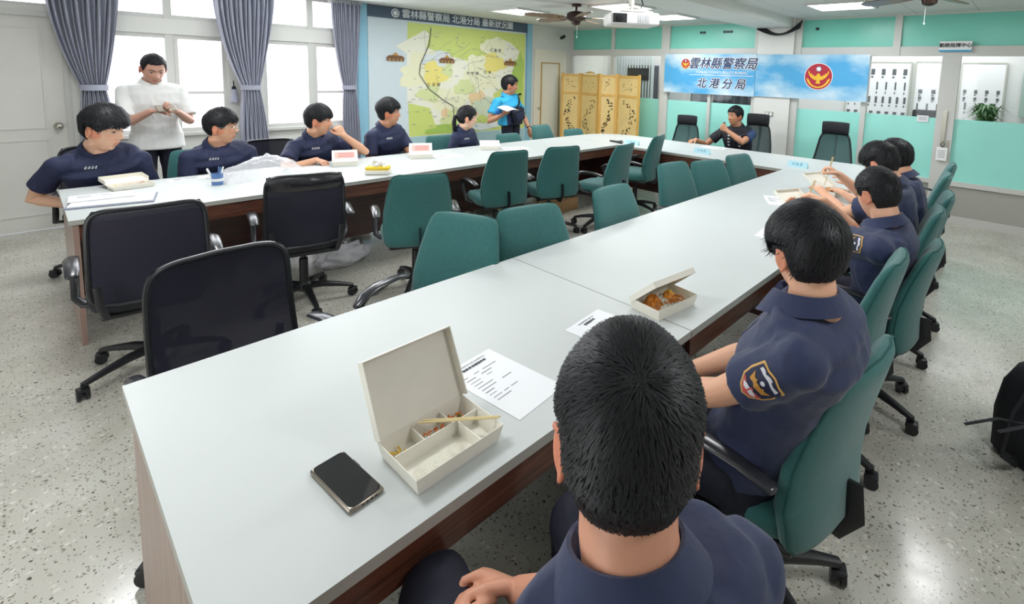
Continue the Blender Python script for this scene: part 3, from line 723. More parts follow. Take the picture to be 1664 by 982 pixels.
# ================================================================ folding screen
e = empty('folding_screen', (7.05, 5.7, 0), label='four panel pale wooden folding screen with painted birds and branches', cat='folding screen')
pts = [(6.95, 6.72), (7.12, 6.36), (6.98, 5.80), (7.12, 5.48), (6.98, 4.90)]; rr = random.Random(5)
for i in range(4):
    A = Vector((pts[i][0]-7.05, pts[i][1]-5.7, 0)); B = Vector((pts[i+1][0]-7.05, pts[i+1][1]-5.7, 0)); d = B-A; L = d.length; d.normalize(); H = 1.66
    Xm = Matrix((d, Vector((-d.y, d.x, 0)), Vector((0, 0, 1)))).transposed().to_4x4(); Xm.translation = A
    f = MB(); f.xf = Xm
    f.b2((.005, -.012, 0), (.05, .012, H)).b2((L-.05, -.012, 0), (L-.005, .012, H))
    for z in (.12, 1.28, H-.04): f.b2((.05, -.012, z-.02), (L-.05, .012, z+.02))
    if i == 1: f.prism([(L*.2+.6*L*k/10, .04*math.sin(PI*k/10)) for k in range(11)], (0, .01, H-.005), (1, 0, 0), (0, 0, 1), .02)
    fo = f.build('screen_panel_frame', mScreenWood, e)
    f = MB(); f.xf = Xm; f.b2((.05, -.004, .14), (L-.05, .004, H-.06)); f.build('panel_board', mScreenPanel, fo)
    f = MB(); f.xf = Xm
    for sd in (-.0055, .0055):
        x, z = L*.5, .3
        for k in range(80):
            a = rr.uniform(0, 6.3); x = .09+rr.random()*(L-.18); t = rr.random(); z = .25+.95*t; x = .09+(L-.18)*min(1, max(0, .5+.35*math.sin(t*7+i)+rr.uniform(-.22, .22)))
            r_ = rr.uniform(.006, .019); f.prism([(r_*math.cos(a+q)*(1.7 if q < 2 else .8), r_*math.sin(a+q)) for q in (0, 1.2, 2.4, 3.6, 5)], (x, sd, z), (1, 0, 0), (0, 0, 1), .001, rr.choice((0, 0, 1, 2)))
        for k in range(11):
            a = rr.uniform(0, 6.3); x = .1+rr.random()*(L-.2); z = 1.36+rr.random()*.2; r_ = rr.uniform(.006, .018)
            f.prism([(r_*math.cos(a+q), r_*math.sin(a+q)*.6) for q in (0, 1.2, 2.4, 3.6, 5)], (x, sd, z), (1, 0, 0), (0, 0, 1), .001, rr.choice((0, 2)))
    f.build('painted_birds_and_branches', [mat('brush_black', '#3a2f26', .6), mat('brush_green', '#7d7a45', .6), mat('brush_rust', '#8a5a2c', .6)], fo)

# ================================================================ TABLES
XE, XS, X3, X4, TY1, TY2, TY3, TY4 = .144, 1.576, 5.174, 6.166, .833, 1.821, 3.937, 4.933
TT = .75
def table(label, outline, apr, ends, panels, loc):
    """outline: plan of the top; apr: list of ((x,y),(x,y)) apron runs; ends: leg panels; panels: modesty panels"""
    e = empty('conference_table', (loc[0], loc[1], 0), label=label, cat='table', group='conference tables set in a U')
    L = Vector((loc[0], loc[1], 0))
    o2 = [(p[0]-loc[0], p[1]-loc[1]) for p in outline]
    t = MB(); t.prism(o2, (0, 0, TT-.028), (1, 0, 0), (0, 1, 0), .028, 0); top = t.build('tabletop', [mTop, mEdge], e)
    for p in top.data.polygons:
        if abs(p.normal.z) < .5: p.material_index = 1
    for p, q in apr:
        MB().b2((p[0]-L.x, p[1]-L.y, TT-.13), (q[0]-L.x, q[1]-L.y, TT-.0285)).build('apron', mWood, e)
    for p, q in ends: MB().b2((p[0]-L.x, p[1]-L.y, 0), (q[0]-L.x, q[1]-L.y, TT-.0285)).build('leg_panel', mWoodEnd if abs(p[0]-q[0]) < .1 and p[0] < .3 else mWoodD, e)
    for p, q in panels: MB().b2((p[0]-L.x, p[1]-L.y, .16), (q[0]-L.x, q[1]-L.y, TT-.0285)).build('modesty_panel', mWoodD, e)
    return e
g_ = .002; ti = .02
table('near right-hand table section with an open meal box and a phone on it', [(XE, TY1), (XS-g_, TY1), (XS-g_, TY2), (XE, TY2)],
      [((XE+.04, TY1+ti), (XS-.03, TY1+ti+.02)), ((XE+.04, TY2-ti-.02), (XS-.03, TY2-ti))],
      [((XE+.015, TY1+.01), (XE+.04, TY2-.01)), ((XS-.03, TY1+.12), (XS-.008, TY2-.12))], [((XE+.04, (TY1+TY2)/2-.01), (XS-.03, (TY1+TY2)/2+.01))], (XE+.7, (TY1+TY2)/2))
table('long right-hand table section beyond the seam', [(XS+g_, TY1), (X3-.005, TY1), (X3-.005, TY2), (XS+g_, TY2)],
      [((XS+.03, TY1+ti), (X3-.02, TY1+ti+.02)), ((XS+.03, TY2-ti-.02), (X3-.02, TY2-ti))],
      [((XS+.008, TY1+.12), (XS+.03, TY2-.12)), ((3.4, TY1+.12), (3.42, TY2-.12))], [((XS+.03, (TY1+TY2)/2-.01), (3.4, (TY1+TY2)/2+.01)), ((3.42, (TY1+TY2)/2-.01), (X3-.02, (TY1+TY2)/2+.01))], (3.3, (TY1+TY2)/2))
def arc(cx, cy, r, a0, a1, n=10): return [(cx+r*math.cos(math.radians(a0+(a1-a0)*k/n)), cy+r*math.sin(math.radians(a0+(a1-a0)*k/n))) for k in range(n+1)]
table('head table across the far end with rounded outer corners', [(X3, TY1), (X3, TY4)]+list(reversed([]))+arc(X4-.55, TY4-.55, .55, 90, 0)+arc(X4-.35, TY1+.35, .35, 0, -90),
      [((X3+ti, TY2), (X3+ti+.02, TY3))], [((X3+.06, TY1+.1), (X3+.09, TY1+.8)), ((X3+.06, TY4-.8), (X3+.09, TY4-.1))], [((X3+.25, TY1+.3), (X3+.27, TY4-.3))], (5.67, 2.9))
table('window-side table with yellow tissue pack and plastic bag on it', [(XE, TY3), (X3-.005, TY3), (X3-.005, TY4), (XE, TY4)],
      [((XE+.04, TY3+ti), (X3-.02, TY3+ti+.02)), ((XE+.04, TY4-ti-.02), (X3-.02, TY4-ti))],
      [((XE+.015, TY3+.01), (XE+.04, TY4-.01)), ((2.5, TY3+.3), (2.53, TY4-.02)), ((X3-.06, TY3+.1), (X3-.03, TY4-.02))], [((XE+.04, TY3+.42), (2.5, TY3+.44)), ((2.53, TY3+.42), (X3-.06, TY3+.44))], (2.6, (TY3+TY4)/2))
e = empty('cardboard_carton', (4.25, 4.12, 0), .05, label='tan cardboard carton on the floor under the window-side table', cat='box')
MB().rbox((0, 0, .07), (.55, .2, .14), .004).build('carton_body', mat('cardboard', '#b08a62', .8), e); MB().box((0, 0, .141), (.55, .04, .002)).build('tape', mat('tape', '#c8a87c', .3), e)
e = empty('foot_rest', (5.02, 2.45, 0), .4, label='pale cracked block on the floor in the middle under the green chairs', cat='block')
MB().rbox((0, 0, .06), (.2, .16, .12), .006).build('block_body', mat('pale_block', '#c9c9bd', .7, var=.15, vscale=12), e)
e = empty('storage_bag', (1.75, 4.18, 0), .1, label='white and grey bag on the floor under the window-side table', cat='bag')
b = MB()
def cr_(u, v):
    t = PI*v; a = 2*PI*u; d = Vector((math.sin(t)*math.cos(a), math.sin(t)*math.sin(a), math.cos(t))); k = 1+.35*noise.noise(d*2.2)+.16*(1-2*abs(noise.noise(d*5)))
    return Vector((d.x*.20*k, d.y*.10*k, max(.002, .075+d.z*.085*k)))
b.grid(cr_, 48, 24); b.build('bag_body', mat('crumpled_white', '#d8d6dc', .45), e, smooth='all')
MB().tube([(.0, 0, .12), (.03, .02, .18), (-.02, .03, .2), (-.04, 0, .14)], [(.012, .003)]*4, 8).build('bag_handle', mWhite, e, smooth=True)
# ================================================================ CHAIRS (local: facing +Y, origin on the floor under the seat)
def star_base(e, hub_z=.08, R=.30, h_top=.42, a0=0.3, mm=None):
    mm = mm or mBlack
    b = MB().lathe([(.035, .08), (.05, .09), (.05, .13), (.03, .15), (.028, h_top*.75), (.018, h_top*.76), (.018, h_top)], n=20)
    b.b2((-.1, -.1, h_top-.03), (.1, .1, h_top)); b.build('gas_column', mm, e, smooth=True)
    for i in range(5):
        a = a0+2*PI*i/5; X = rotm('Z', a)
        l = MB(); l.xf = X; l.tube([(.02, 0, .115), (.12, 0, .112), (.22, 0, .095), (R, 0, .075)], [(.026, .022), (.024, .02), (.02, .015), (.016, .012)], 10, e=3); leg = l.build('base_leg', mm, e, smooth=True)
        c = MB(); c.xf = X @ Matrix.Translation((R, 0, .028)) @ rotm('Z', a*3)
        c.tube([(0, -.024, 0), (0, -.008, 0)], [.027, .027], 16); c.tube([(0, .008, 0), (0, .024, 0)], [.027, .027], 16)
        c.tube([(0, -.01, .0), (0, .01, 0)], [.018, .018], 12); c.cyl((0, 0, 0), (0, 0, .05), .008); c.rbox((0, 0, .024), (.05, .05, .016), .006); c.build('caster', mm, leg, smooth=True)
def armrest(e, x, z=.64, pad=None, fy=0):
    s_ = 1 if x > 0 else -1
    p = MB().tube([(x, -.17, z-.012), (x, -.08, z+.004), (x+.006*s_, .04, z+.008), (x+.004*s_, .12, z-.004), (x, .165, z-.03)], [(.024, .011), (.029, .012), (.031, .012), (.027, .012), (.018, .011)], 12, hint=(0, 0, 1), round_=True)
    a = p.build('armrest', mArm, e, smooth=True)
    p = MB().tube([(x, -.02, z-.005), (x, .10, z-.012), (x, .155, z-.05), (x, .13, z-.12), (x, .06, z-.20), (x-.03*s_, .0, .435), (x-.14*s_, -.01, .412)], [(.016, .010)]*3+[(.018, .012)]*2+[(.024, .010)]*2, 10); p.build('arm_strut', mBlack, a, smooth=True)
def loft_back(prof, n=32, e=3.2):
    """prof: (z, half width, half thickness, y centre, arch of the face)"""
    R = []
    for z, hw, ht, yc, arch in prof:
        ring = []
        for k in range(n):
            a = 2*PI*k/n; c, s = math.cos(a), math.sin(a)
            x = hw*math.copysign(abs(c)**(2/e), c); y = ht*math.copysign(abs(s)**(2/2.4), s)
            ring.append(Vector((x, yc+y+arch*(x/hw)**2, z+.0*y)))
        R.append(ring)
    return R
def green_chair():
    e = empty('office_chair')
    s = MB(); R = []
    for z, k, in ((.415, .80), (.42, .92), (.44, .985), (.47, 1.0), (.49, .975), (.505, .90), (.512, .7)):
        ring = []
        for i in range(40):
            a = 2*PI*i/40; c, q = math.cos(a), math.sin(a)
            ring.append(Vector((.245*k*math.copysign(abs(c)**.62, c), .01+.24*k*math.copysign(abs(q)**.62, q), z-(.012 if q > .6 else 0)*(1 if z > .47 else 0))))
        R.append(ring)
    s.rings(R); s.build('seat', mGreen, e, smooth='all')
    MB().rbox((0, 0, .405), (.40, .40, .03), .012).build('seat_pan', mBlack, e)
    prof = [(.415, .17, .012, -.215, .02), (.42, .205, .032, -.215, .02), (.45, .228, .046, -.215, .025), (.55, .240, .052, -.205, .03), (.66, .235, .05, -.215, .03), (.78, .218, .044, -.245, .028), (.87, .20, .038, -.272, .024), (.915, .188, .032, -.288, .022), (.935, .172, .022, -.294, .02), (.943, .14, .008, -.297, .02)]
    b = MB().rings(loft_back(prof)); bk = b.build('backrest', mGreen, e, smooth='all')
    # seam piping that runs round the edge of the cover
    b = MB(); pts = []
    for z, hw, ht, yc, ar in prof[1:]: pts.append((hw*.985, yc-.012+ar, z))
    z, hw, ht, yc, ar = prof[-1]; top = [(x, yc-.01+ar*(x/hw)**2*.6, z-.002) for x in (.1, .0, -.1)]
    pts = pts+top+[(-p[0], p[1], p[2]) for p in reversed(pts)]
    b.tube(pts, [.0035]*len(pts), 6); b.build('piping', mGreenD, bk, smooth=True)
    MB().tube([(0, -.1, .41), (0, -.24, .40), (0, -.275, .46), (0, -.262, .56)], [(.035, .006)]*4, 8, hint=(1, 0, 0)).build('back_bracket', mBlack, e, smooth=True)
    for x in (-.275, .275): armrest(e, x)
    star_base(e, a0=-PI/2-.35)
    return e
def mesh_chair(band):
    e = empty('mesh_chair')
    s = MB(); R = []
    for z, k in ((.42, .85), (.43, .97), (.455, 1.0), (.475, .97), (.487, .88)):
        R.append([Vector((.245*k*math.copysign(abs(math.cos(a))**.6, math.cos(a)), .01+.235*k*math.copysign(abs(math.sin(a))**.6, math.sin(a)), z)) for a in [2*PI*i/36 for i in range(36)]])
    s.rings(R); s.build('seat', mBlackFab, e, smooth='all')
    Z0, Z1, hw = .47, .955, .235
    def pos(u, v):   # u -1..1, v 0..1
        return Vector((u*(hw-.012*v), -.225-.06*v-.035*math.sin(PI*v)*.6+.05*(u*u), Z0+(Z1-Z0)*v))
    pts = []; rc = .17
    def rr_(t):
        # rounded rectangle in (u,v)
        a = 2*PI*t; c, s_ = math.cos(a), math.sin(a); return (math.copysign(abs(c)**.28, c), .5+.5*math.copysign(abs(s_)**.28, s_))
    pts = [pos(*rr_(k/64)) for k in range(65)]
    MB().tube(pts, [(.013, .011)]*65, 8).build('back_frame', mBlack, e, smooth=True)
    m = MB(); m.grid(lambda i, j: pos(*[(lambda q: (q[0]*(1-(abs(q[1]*2-1)**9)*.09), q[1]*1.0))((i*2-1, j))][0]) , 16, 16)
    m.build('mesh_back', mMesh, e, smooth='all')
    if band:
        m = MB(); m.grid(lambda i, j: pos((i*2-1)*.97, .80+.19*j)+Vector((0, .0-.012*math.sin(PI*j)-.008, 0)), 20, 8)
        m.grid(lambda i, j: pos((i*2-1)*.97, .80+.19*j)+Vector((0, .006, 0)), 20, 2)
        m.build('vinyl_band', mVinyl, e, smooth='all')
    for x in (-.17, .17): MB().tube([(x, -.12, .42), (x*1.05, -.25, .43), (x*1.15, -.275, .50), (x*1.2, -.275, .6)], [(.016, .008)]*4, 8).build('back_support', mBlack, e, smooth=True)
    MB().rbox((0, 0, .405), (.40, .38, .03), .012).build('seat_pan', mBlack, e)
    for x in (-.285, .285): armrest(e, x, .65)
    star_base(e, a0=-.2, R=.31)
    return e
def exec_chair():
    e = empty('executive_chair')
    s = MB(); R = []
    for z, k in ((.44, .85), (.45, .97), (.48, 1.0), (.51, .96), (.52, .85)):
        R.append([Vector((.25*k*math.copysign(abs(math.cos(a))**.6, math.cos(a)), .02+.24*k*math.copysign(abs(math.sin(a))**.6, math.sin(a)), z)) for a in [2*PI*i/36 for i in range(36)]])
    s.rings(R); s.build('seat', mBlackFab, e, smooth='all')
    def pos(u, v): return Vector((u*(.25-.085*v), -.23-.09*v-.03*math.sin(PI*v)+.05*u*u, .52+.52*v))
    def rr_(t): a = 2*PI*t; c, s_ = math.cos(a), math.sin(a); return (math.copysign(abs(c)**.25, c), .5+.5*math.copysign(abs(s_)**.25, s_))
    MB().tube([pos(*rr_(k/64)) for k in range(65)], [(.014, .012)]*65, 8).build('back_frame', mBlack, e, smooth=True)
    m = MB(); m.grid(lambda i, j: pos(i*2-1, j), 14, 14); m.build('mesh_back', mMeshG, e, smooth='all')
    b = MB()
    for v in (.2, .26): b.tube([pos(u/5, v)+Vector((0, .006, 0)) for u in range(-5, 6)], [.004]*11, 6)
    b.build('back_seam', mBlack, e, smooth=True)
    R = []
    for k in range(13):
        x = -.155+.31*k/12; q = math.sqrt(max(.05, 1-abs(x/.17)**4)); R.append([Vector((x, -.30+.035*(x/.155)**2+.045*q*math.cos(a), 1.12+.085*(.85+.15*q)*math.copysign(abs(math.sin(a))**.8, math.sin(a)))) for a in [2*PI*i/20 for i in range(20)]])
    MB().rings(R).build('headrest', mBlackFab, e, smooth=60)
    MB().tube([(0, -.12, .45), (0, -.27, .46), (0, -.30, .6), (0, -.36, .9), (0, -.36, 1.08)], [(.03, .012)]*5, 8, hint=(1, 0, 0)).build('back_spine', mBlack, e, smooth=True)
    for x in (-.30, .30): armrest(e, x, .66)
    star_base(e, R=.32, h_top=.43); MB().rbox((0, 0, .43), (.36, .34, .03), .01).build('seat_pan', mBlack, e)
    return e

def place(proto, used, x, y, face, label, group, sz=1.0, top=None, cat='chair'):
    """(x, y) of the middle of the backrest top; facing in degrees; first use moves the prototype itself"""
    o = proto if not used.get(proto) else copy_tree(proto)
    used[proto] = True; a = math.radians(face)
    o.location = (x+.295*math.cos(a), y+.295*math.sin(a), 0); o.rotation_euler = (0, 0, a-PI/2); o.scale = (1, 1, sz)
    return tag(o, label, cat, group)
used = {}
GC = green_chair(); MC = mesh_chair(False); MV = mesh_chair(True); XC = exec_chair()
g1, g2, g3, g4 = 'chairs on the inner side of the window-side table', 'chairs on the inner side of the right-hand table', 'chairs on the outer side of the right-hand table', 'chairs on the window side of the left table'
place(MC, used, .39, 3.12, 86, 'black mesh chair turned to the near end of the window-side table', g1)
place(MV, used, 1.20, 3.40, 77, 'black mesh chair with a shiny vinyl top band by the window-side table', g1)
place(GC, used, 1.80, 3.05, 66, 'green chair just right of the black mesh chair with shiny band', g1)
place(GC, used, 2.95, 3.46, 77, 'green chair with its left armrest out, seen from behind before the ponytailed officer', g1)
place(GC, used, 3.55, 3.36, 74, 'green chair second along after the one under the tissue pack, back square to camera', g1)
place(GC, used, 4.20, 3.08, 98, 'green chair turned sideways with its seat showing, inside the tables', g1)
place(GC, used, 5.02, 3.20, 104, 'tall standing green chair at the inner far left corner of the tables', g1, 1.02)
place(MC, used, .46, 2.22, -84, 'black mesh chair behind the near left corner of the right-hand table', g2)
place(GC, used, 1.47, 2.05, 203, 'green chair facing the camera with one curved black armrest out to the left', g2)
place(GC, used, 1.80, 1.97, -103, 'green chair backrest above the right-hand table edge right beside the one facing the camera', g2)
place(GC, used, 2.52, 1.98, -90, 'lone green chair backrest in the middle of the right-hand table edge', g2)
place(GC, used, 3.62, 2.20, -98, 'first of three green chairs near the inner far right corner', g2)
place(GC, used, 4.12, 2.14, -110, 'middle one of three green chairs near the inner far right corner', g2, .97)
place(GC, used, 4.68, 2.11, -100, 'last of three green chairs nearest the head table', g2, .97)
place(GC, used, .50, .10, 88, 'green chair under the nearest officer at the bottom of the picture', g3)
place(GC, used, 1.48, .24, 84, 'green chair of the second nearest officer with long armrest towards the table', g3, 1.0)
place(GC, used, 2.36, .33, 92, 'empty green chair with both armrests showing behind the second officer', g3, 1.02)
place(GC, used, 2.86, .26, 90, 'green chair of the officer eating with crew cut hair', g3, .96)
place(GC, used, 3.56, .33, 97, 'green chair behind the fourth officer on the right side', g3)
place(GC, used, 4.16, .34, 97, 'green chair behind the farthest officer on the right side', g3, .99)
place(GC, used, 5.02, .44, 95, 'green chair second from the far end of the right side', g3)
place(GC, used, 5.66, .47, 95, 'farthest green chair on the right side near the glass doors', g3)
place(MC, used, .40, 5.62, -88, 'black chair under the officer at the left end', g4)
place(GC, used, 1.02, 5.42, -90, 'green chair showing left of the officer with glasses', g4, .95)
place(MC, used, 1.62, 5.55, -95, 'empty black chair between the officer with glasses and the one touching his chin', g4, .96)
place(GC, used, 2.22, 5.62, -90, 'green chair of the officer touching his chin', g4, .95)
place(MC, used, 2.88, 5.62, -95, 'black chair of the officer seated in front of the map edge', g4, .94)
place(GC, used, 3.42, 5.36, -92, 'green chair of the ponytailed officer', g4, .90)
place(GC, used, 4.33, 5.17, -92, 'low green chair in front of the man in the cyan shirt', g4, .88)
place(GC, used, 4.90, 5.14, -84, 'green chair between the man in the cyan shirt and the cream door', g4, .97)
place(GC, used, 5.62, 5.18, -92, 'low green chair below the folding screen', g4, .86)
g5 = 'high backed chairs at the head table'
place(XC, used, 7.0, 3.98, 188, 'empty high backed mesh chair left of the speaking man', g5, .88)
place(XC, used, 6.98, 2.84, 178, 'high backed mesh chair of the man speaking into the microphone', g5, .97)
place(XC, used, 6.98, 1.83, 182, 'empty high backed mesh chair under the red emblem banner', g5, .95)
# ================================================================ PEOPLE
def sstep(a, b, x):
    t = max(0, min(1, (x-a)/(b-a))); return t*t*(3-2*t)
def gs(x, c, s): return math.exp(-((x-c)/s)**2)
def head_pt(ux, uy, uz, feat=True, fem=False):
    x, y, z = .0755*ux, .096*uy, .114*uz
    t = max(0, -z/.114)
    x *= 1-(.34 if not fem else .38)*t**1.6
    if uy < 0: y *= 1-.42*sstep(.15, 1, t)
    else: y *= 1-.04*t
    y += .012*t*(1 if uy > -.3 else .0)
    x *= 1-.05*sstep(.2, 1, uy)
    if uz > 0: k_ = 1+.09*math.sin(PI*min(1, uz**1.4)); x *= k_; y *= k_
    if uy > .15: y = y*(1-.05*sstep(.3, 1, uy))-.004*sstep(.2, .8, uz)
    if feat and uy > .2:
        w = sstep(.2, .6, uy)
        nose = 0
        if z < .022 and z > -.045:
            h = sstep(.022, -.024, z)*(1-sstep(-.027, -.038, z)); nose = .021*h*gs(x, 0, .0115+.004*h)
        nose += .007*gs(abs(x), .013, .007)*gs(z, -.027, .008)
        eye = -.011*gs(abs(x), .031, .016)*gs(z, .006, .012)+.005*gs(abs(x), .031, .011)*gs(z, .004, .007)
        brow = .004*gs(z, .028, .01)*gs(x, 0, .05)
        lips = .007*gs(x, 0, .021)*(gs(z, -.052, .0055)+gs(z, -.064, .006))-.003*gs(z, -.058, .002)*gs(x, 0, .02)
        chin = .008*gs(x, 0, .024)*gs(z, -.095, .016)-.004*gs(z, -.077, .007)*gs(x, 0, .02)
        cheek = .004*gs(abs(x), .042, .016)*gs(z, -.02, .018)
        y += w*(nose+eye+brow+lips+chin+cheek)
    return Vector((x, y, z))
def head_grid(nu, nv, **k):
    R = []
    for j in range(nv+1):
        t = -PI/2+PI*j/nv; c, s = max(math.cos(t), .015), math.sin(t)
        R.append([head_pt(c*math.sin(2*PI*i/nu), c*math.cos(2*PI*i/nu), s, **k) for i in range(nu)])
    return R
def hair_thick(d, st):
    """hair thickness over direction d for the style; negative where there is none"""
    p = head_pt(d.x, d.y, d.z, False); ang = abs(math.degrees(math.atan2(d.x, d.y)))
    fr, sd, nape = st.get('front', .045), st.get('side', -.012), st.get('nape', -.072)
    if ang < 45: hl = fr
    elif ang < 78: hl = fr+(sd-fr)*sstep(45, 78, ang)
    elif ang < 100: hl = sd+.022*gs(ang, 90, 9)
    else: hl = sd+(nape-sd)*sstep(98, 122, ang)
    hl += .005*noise.noise(Vector((d.x*16, d.y*16, 2)))+.006*noise.noise(Vector((d.x*6, d.y*6, 7)))
    top, side = st.get('top', .024), st.get('sides', .010)
    th = side+(top-side)*sstep(-.015, .06, p.z)
    if ang < 90: th = max(th, (top*.42*sstep(fr-.01, fr+.03, p.z)+side)*(1-sstep(35, 85, ang)))
    if ang > 100: th = max(.0018, th*sstep(nape-.01, nape+.085, p.z))
    if 72 < ang < 112 and p.z < .028: th *= .45
    k = sstep(hl-.006, hl+.007, p.z)
    return th*k-.007*(1-k)
def hair_pt(d, st, extra=0):
    p = head_pt(d.x, d.y, d.z, False); n = Vector((d.x/.0755, d.y/.096, d.z/.114)).normalized()
    return p+n*(hair_thick(d, st)+extra), n
def make_hair(st, seed, dense):
    rr = random.Random(seed); whorl = Vector(st.get('whorl', (.12, -.46, .88))).normalized(); tz = st.get('tousle', 1.0)
    nu, nv = (120, 90) if dense > 4000 else (72, 54)
    ref = whorl.orthogonal().normalized(); ref2 = whorl.cross(ref)
    R = []
    for j in range(nv+1):
        t = -PI/2+PI*j/nv; c, s = max(math.cos(t), .01), math.sin(t); ring = []
        for i in range(nu):
            d = Vector((c*math.sin(2*PI*i/nu), c*math.cos(2*PI*i/nu), s))
            q = d-whorl*d.dot(whorl); az = math.atan2(q.dot(ref2), q.dot(ref)); el = d.angle(whorl)
            ex = (.0022*noise.noise(Vector((math.cos(az)*9, math.sin(az)*9, el*1.6+seed)))*sstep(.1, .5, el)+tz*.004*noise.noise(Vector((d.x*3.2, d.y*3.2, d.z*3.2+seed)))+tz*.002*noise.noise(Vector((d.x*9, d.y*9, d.z*9+seed))))*sstep(.0, .01, hair_thick(d, st))
            ring.append(hair_pt(d, st, ex)[0])
        R.append(ring)
    g = MB(); g.rings(R, 0)
    # strands lying away from the whorl
    for _ in range(dense):
        while True:
            d = Vector((rr.gauss(0, 1), rr.gauss(0, 1), rr.gauss(.3, 1))).normalized()
            if hair_thick(d, st) > .0025: break
        q = (d-whorl); q = (q-d*q.dot(d))
        if q.length < .05: q = Vector((rr.uniform(-1, 1), rr.uniform(-1, 1), 0))
        q = (q.normalized()+Vector((rr.gauss(0, .22), rr.gauss(0, .22), rr.gauss(0, .22)))).normalized()
        L = rr.uniform(.12, .42)*st.get('len', 1)*min(1, max(.12, (hair_thick(d, st)-.002)/.016)); lift = rr.uniform(.0003, .0022)*(1 if hair_thick(d, st) > .008 else .3)
        wdt = rr.uniform(.0007, .0016); P = []
        for k in range(4):
            dd = (d+q*L*k/3).normalized(); p, n = hair_pt(dd, st, 0)
            if hair_thick(dd, st) < .001 and k > 0:
                pp = P[-1][0]+(P[-1][0]-(P[-2][0] if k > 1 else P[-1][0]-q*.01)).normalized()*.006; p = pp
            P.append((p+n*(lift*(1+.6*k)), n))
        sd = (P[1][0]-P[0][0]).cross(P[0][1]).normalized()
        vs = []
        for k, (p, n) in enumerate(P[:3]): vs += [p-sd*wdt*(1-.2*k), p+sd*wdt*(1-.2*k)]
        vs.append(P[3][0]); g.add(vs, [(0, 1, 3, 2), (2, 3, 5, 4), (4, 5, 6)], 1)
    return g
def hand(b, w, d, n, side, curl=.5, s=1.0, spread=1.0):
    """w wrist, d direction of the fingers, n the way the palm faces, side +1/-1 = which side the thumb leaves"""
    w, d = Vector(w), Vector(d).normalized(); n = Vector(n); n = (n-d*n.dot(d)).normalized(); l = d.cross(n)*side
    b.tube([w-d*.01, w+d*.03*s, w+d*.07*s, w+d*.088*s], [(.026*s, .017*s), (.034*s, .016*s), (.039*s, .014*s), (.037*s, .011*s)], 14, hint=n if abs(n.dot(d)) < .9 else (0, 0, 1), e=2.4)
    for off, L, ri in ((.031, .070, .0088), (.0105, .080, .0092), (-.0105, .074, .0088), (-.031, .058, .0078)):
        p = w+d*(.082-.006*(off < -.02))*s+l*off*s; dirn = (d+l*off*1.6*spread).normalized(); a = 0; pts = [p-dirn*.02*s, p]; cd_ = curl
        for f_, inc in ((.45, .8), (.30, 1.1), (.25, .8)):
            a += inc*cd_; dd = (dirn*math.cos(a)+n*math.sin(a)).normalized(); p = p+dd*L*f_*s; pts.append(p)
        b.tube(pts, [ri*s*1.1, ri*s*1.08, ri*s, ri*s*.93, ri*s*.82], 9, hint=l, round_=True)
    tb = w+d*.022*s+l*.024*s; t1 = tb+(d*.75+l*.6+n*.35).normalized()*.042*s; t2 = t1+(d*.9+l*.15+n*(.3+curl*.4)).normalized()*.03*s; t3 = t2+(d*.85-l*.1+n*(.35+curl*.5)).normalized()*.024*s
    b.tube([tb, t1, t2, t3], [.015*s, .0125*s, .0105*s, .009*s], 10, round_=True)
def ik(s, w, l1, l2, pole):
    s, w = Vector(s), Vector(w); v = w-s; L = v.length
    if L > (l1+l2)*.995: w = s+v*((l1+l2)*.995/L); v = w-s; L = v.length
    d = v/L; a = (l1*l1-l2*l2+L*L)/(2*L); h = math.sqrt(max(0, l1*l1-a*a)); p = Vector(pole); p = (p-d*p.dot(d)).normalized()
    return s+d*a+p*h, w
def remesh(b, vox, sm=2, name='tmp', fac=.5):
    me = bpy.data.meshes.new(name); me.from_pydata(b.v, [], b.f); bm = bmesh.new(); bm.from_mesh(me); bmesh.ops.recalc_face_normals(bm, faces=bm.faces); bm.to_mesh(me); bm.free()
    o = bpy.data.objects.new(name, me); COL.objects.link(o)
    m = o.modifiers.new('r', 'REMESH'); m.mode = 'VOXEL'; m.voxel_size = vox; m.use_smooth_shade = True
    if sm: s = o.modifiers.new('s', 'SMOOTH'); s.iterations = sm; s.factor = fac
    dg = bpy.context.evaluated_depsgraph_get(); out = bpy.data.meshes.new_from_object(o.evaluated_get(dg))
    bpy.data.objects.remove(o); bpy.data.meshes.remove(me); return out
def link(me, name, mats, parent):
    me.materials.clear()
    for m in mats: me.materials.append(m)
    me.polygons.foreach_set('use_smooth', [True]*len(me.polygons))
    o = bpy.data.objects.new(name, me); COL.objects.link(o); o.parent = parent; me.name = name; return o
def wrinkle(me, amp, sc=14, seed=0, keep=None):
    n = len(me.vertices); co = np.empty(n*3, 'f'); me.vertices.foreach_get('co', co); co = co.reshape(-1, 3); no = np.empty(n*3, 'f'); me.vertices.foreach_get('normal', no); no = no.reshape(-1, 3)
    for i in range(n):
        p = co[i]; v = Vector((p[0]*sc+seed, p[1]*sc, p[2]*sc*.7)); a = noise.noise(v+Vector((noise.noise(v*.5), 0, 0))*2); a = (1-abs(a)*2.2)
        co[i] += no[i]*amp*a
    me.vertices.foreach_set('co', co.ravel()); me.update()

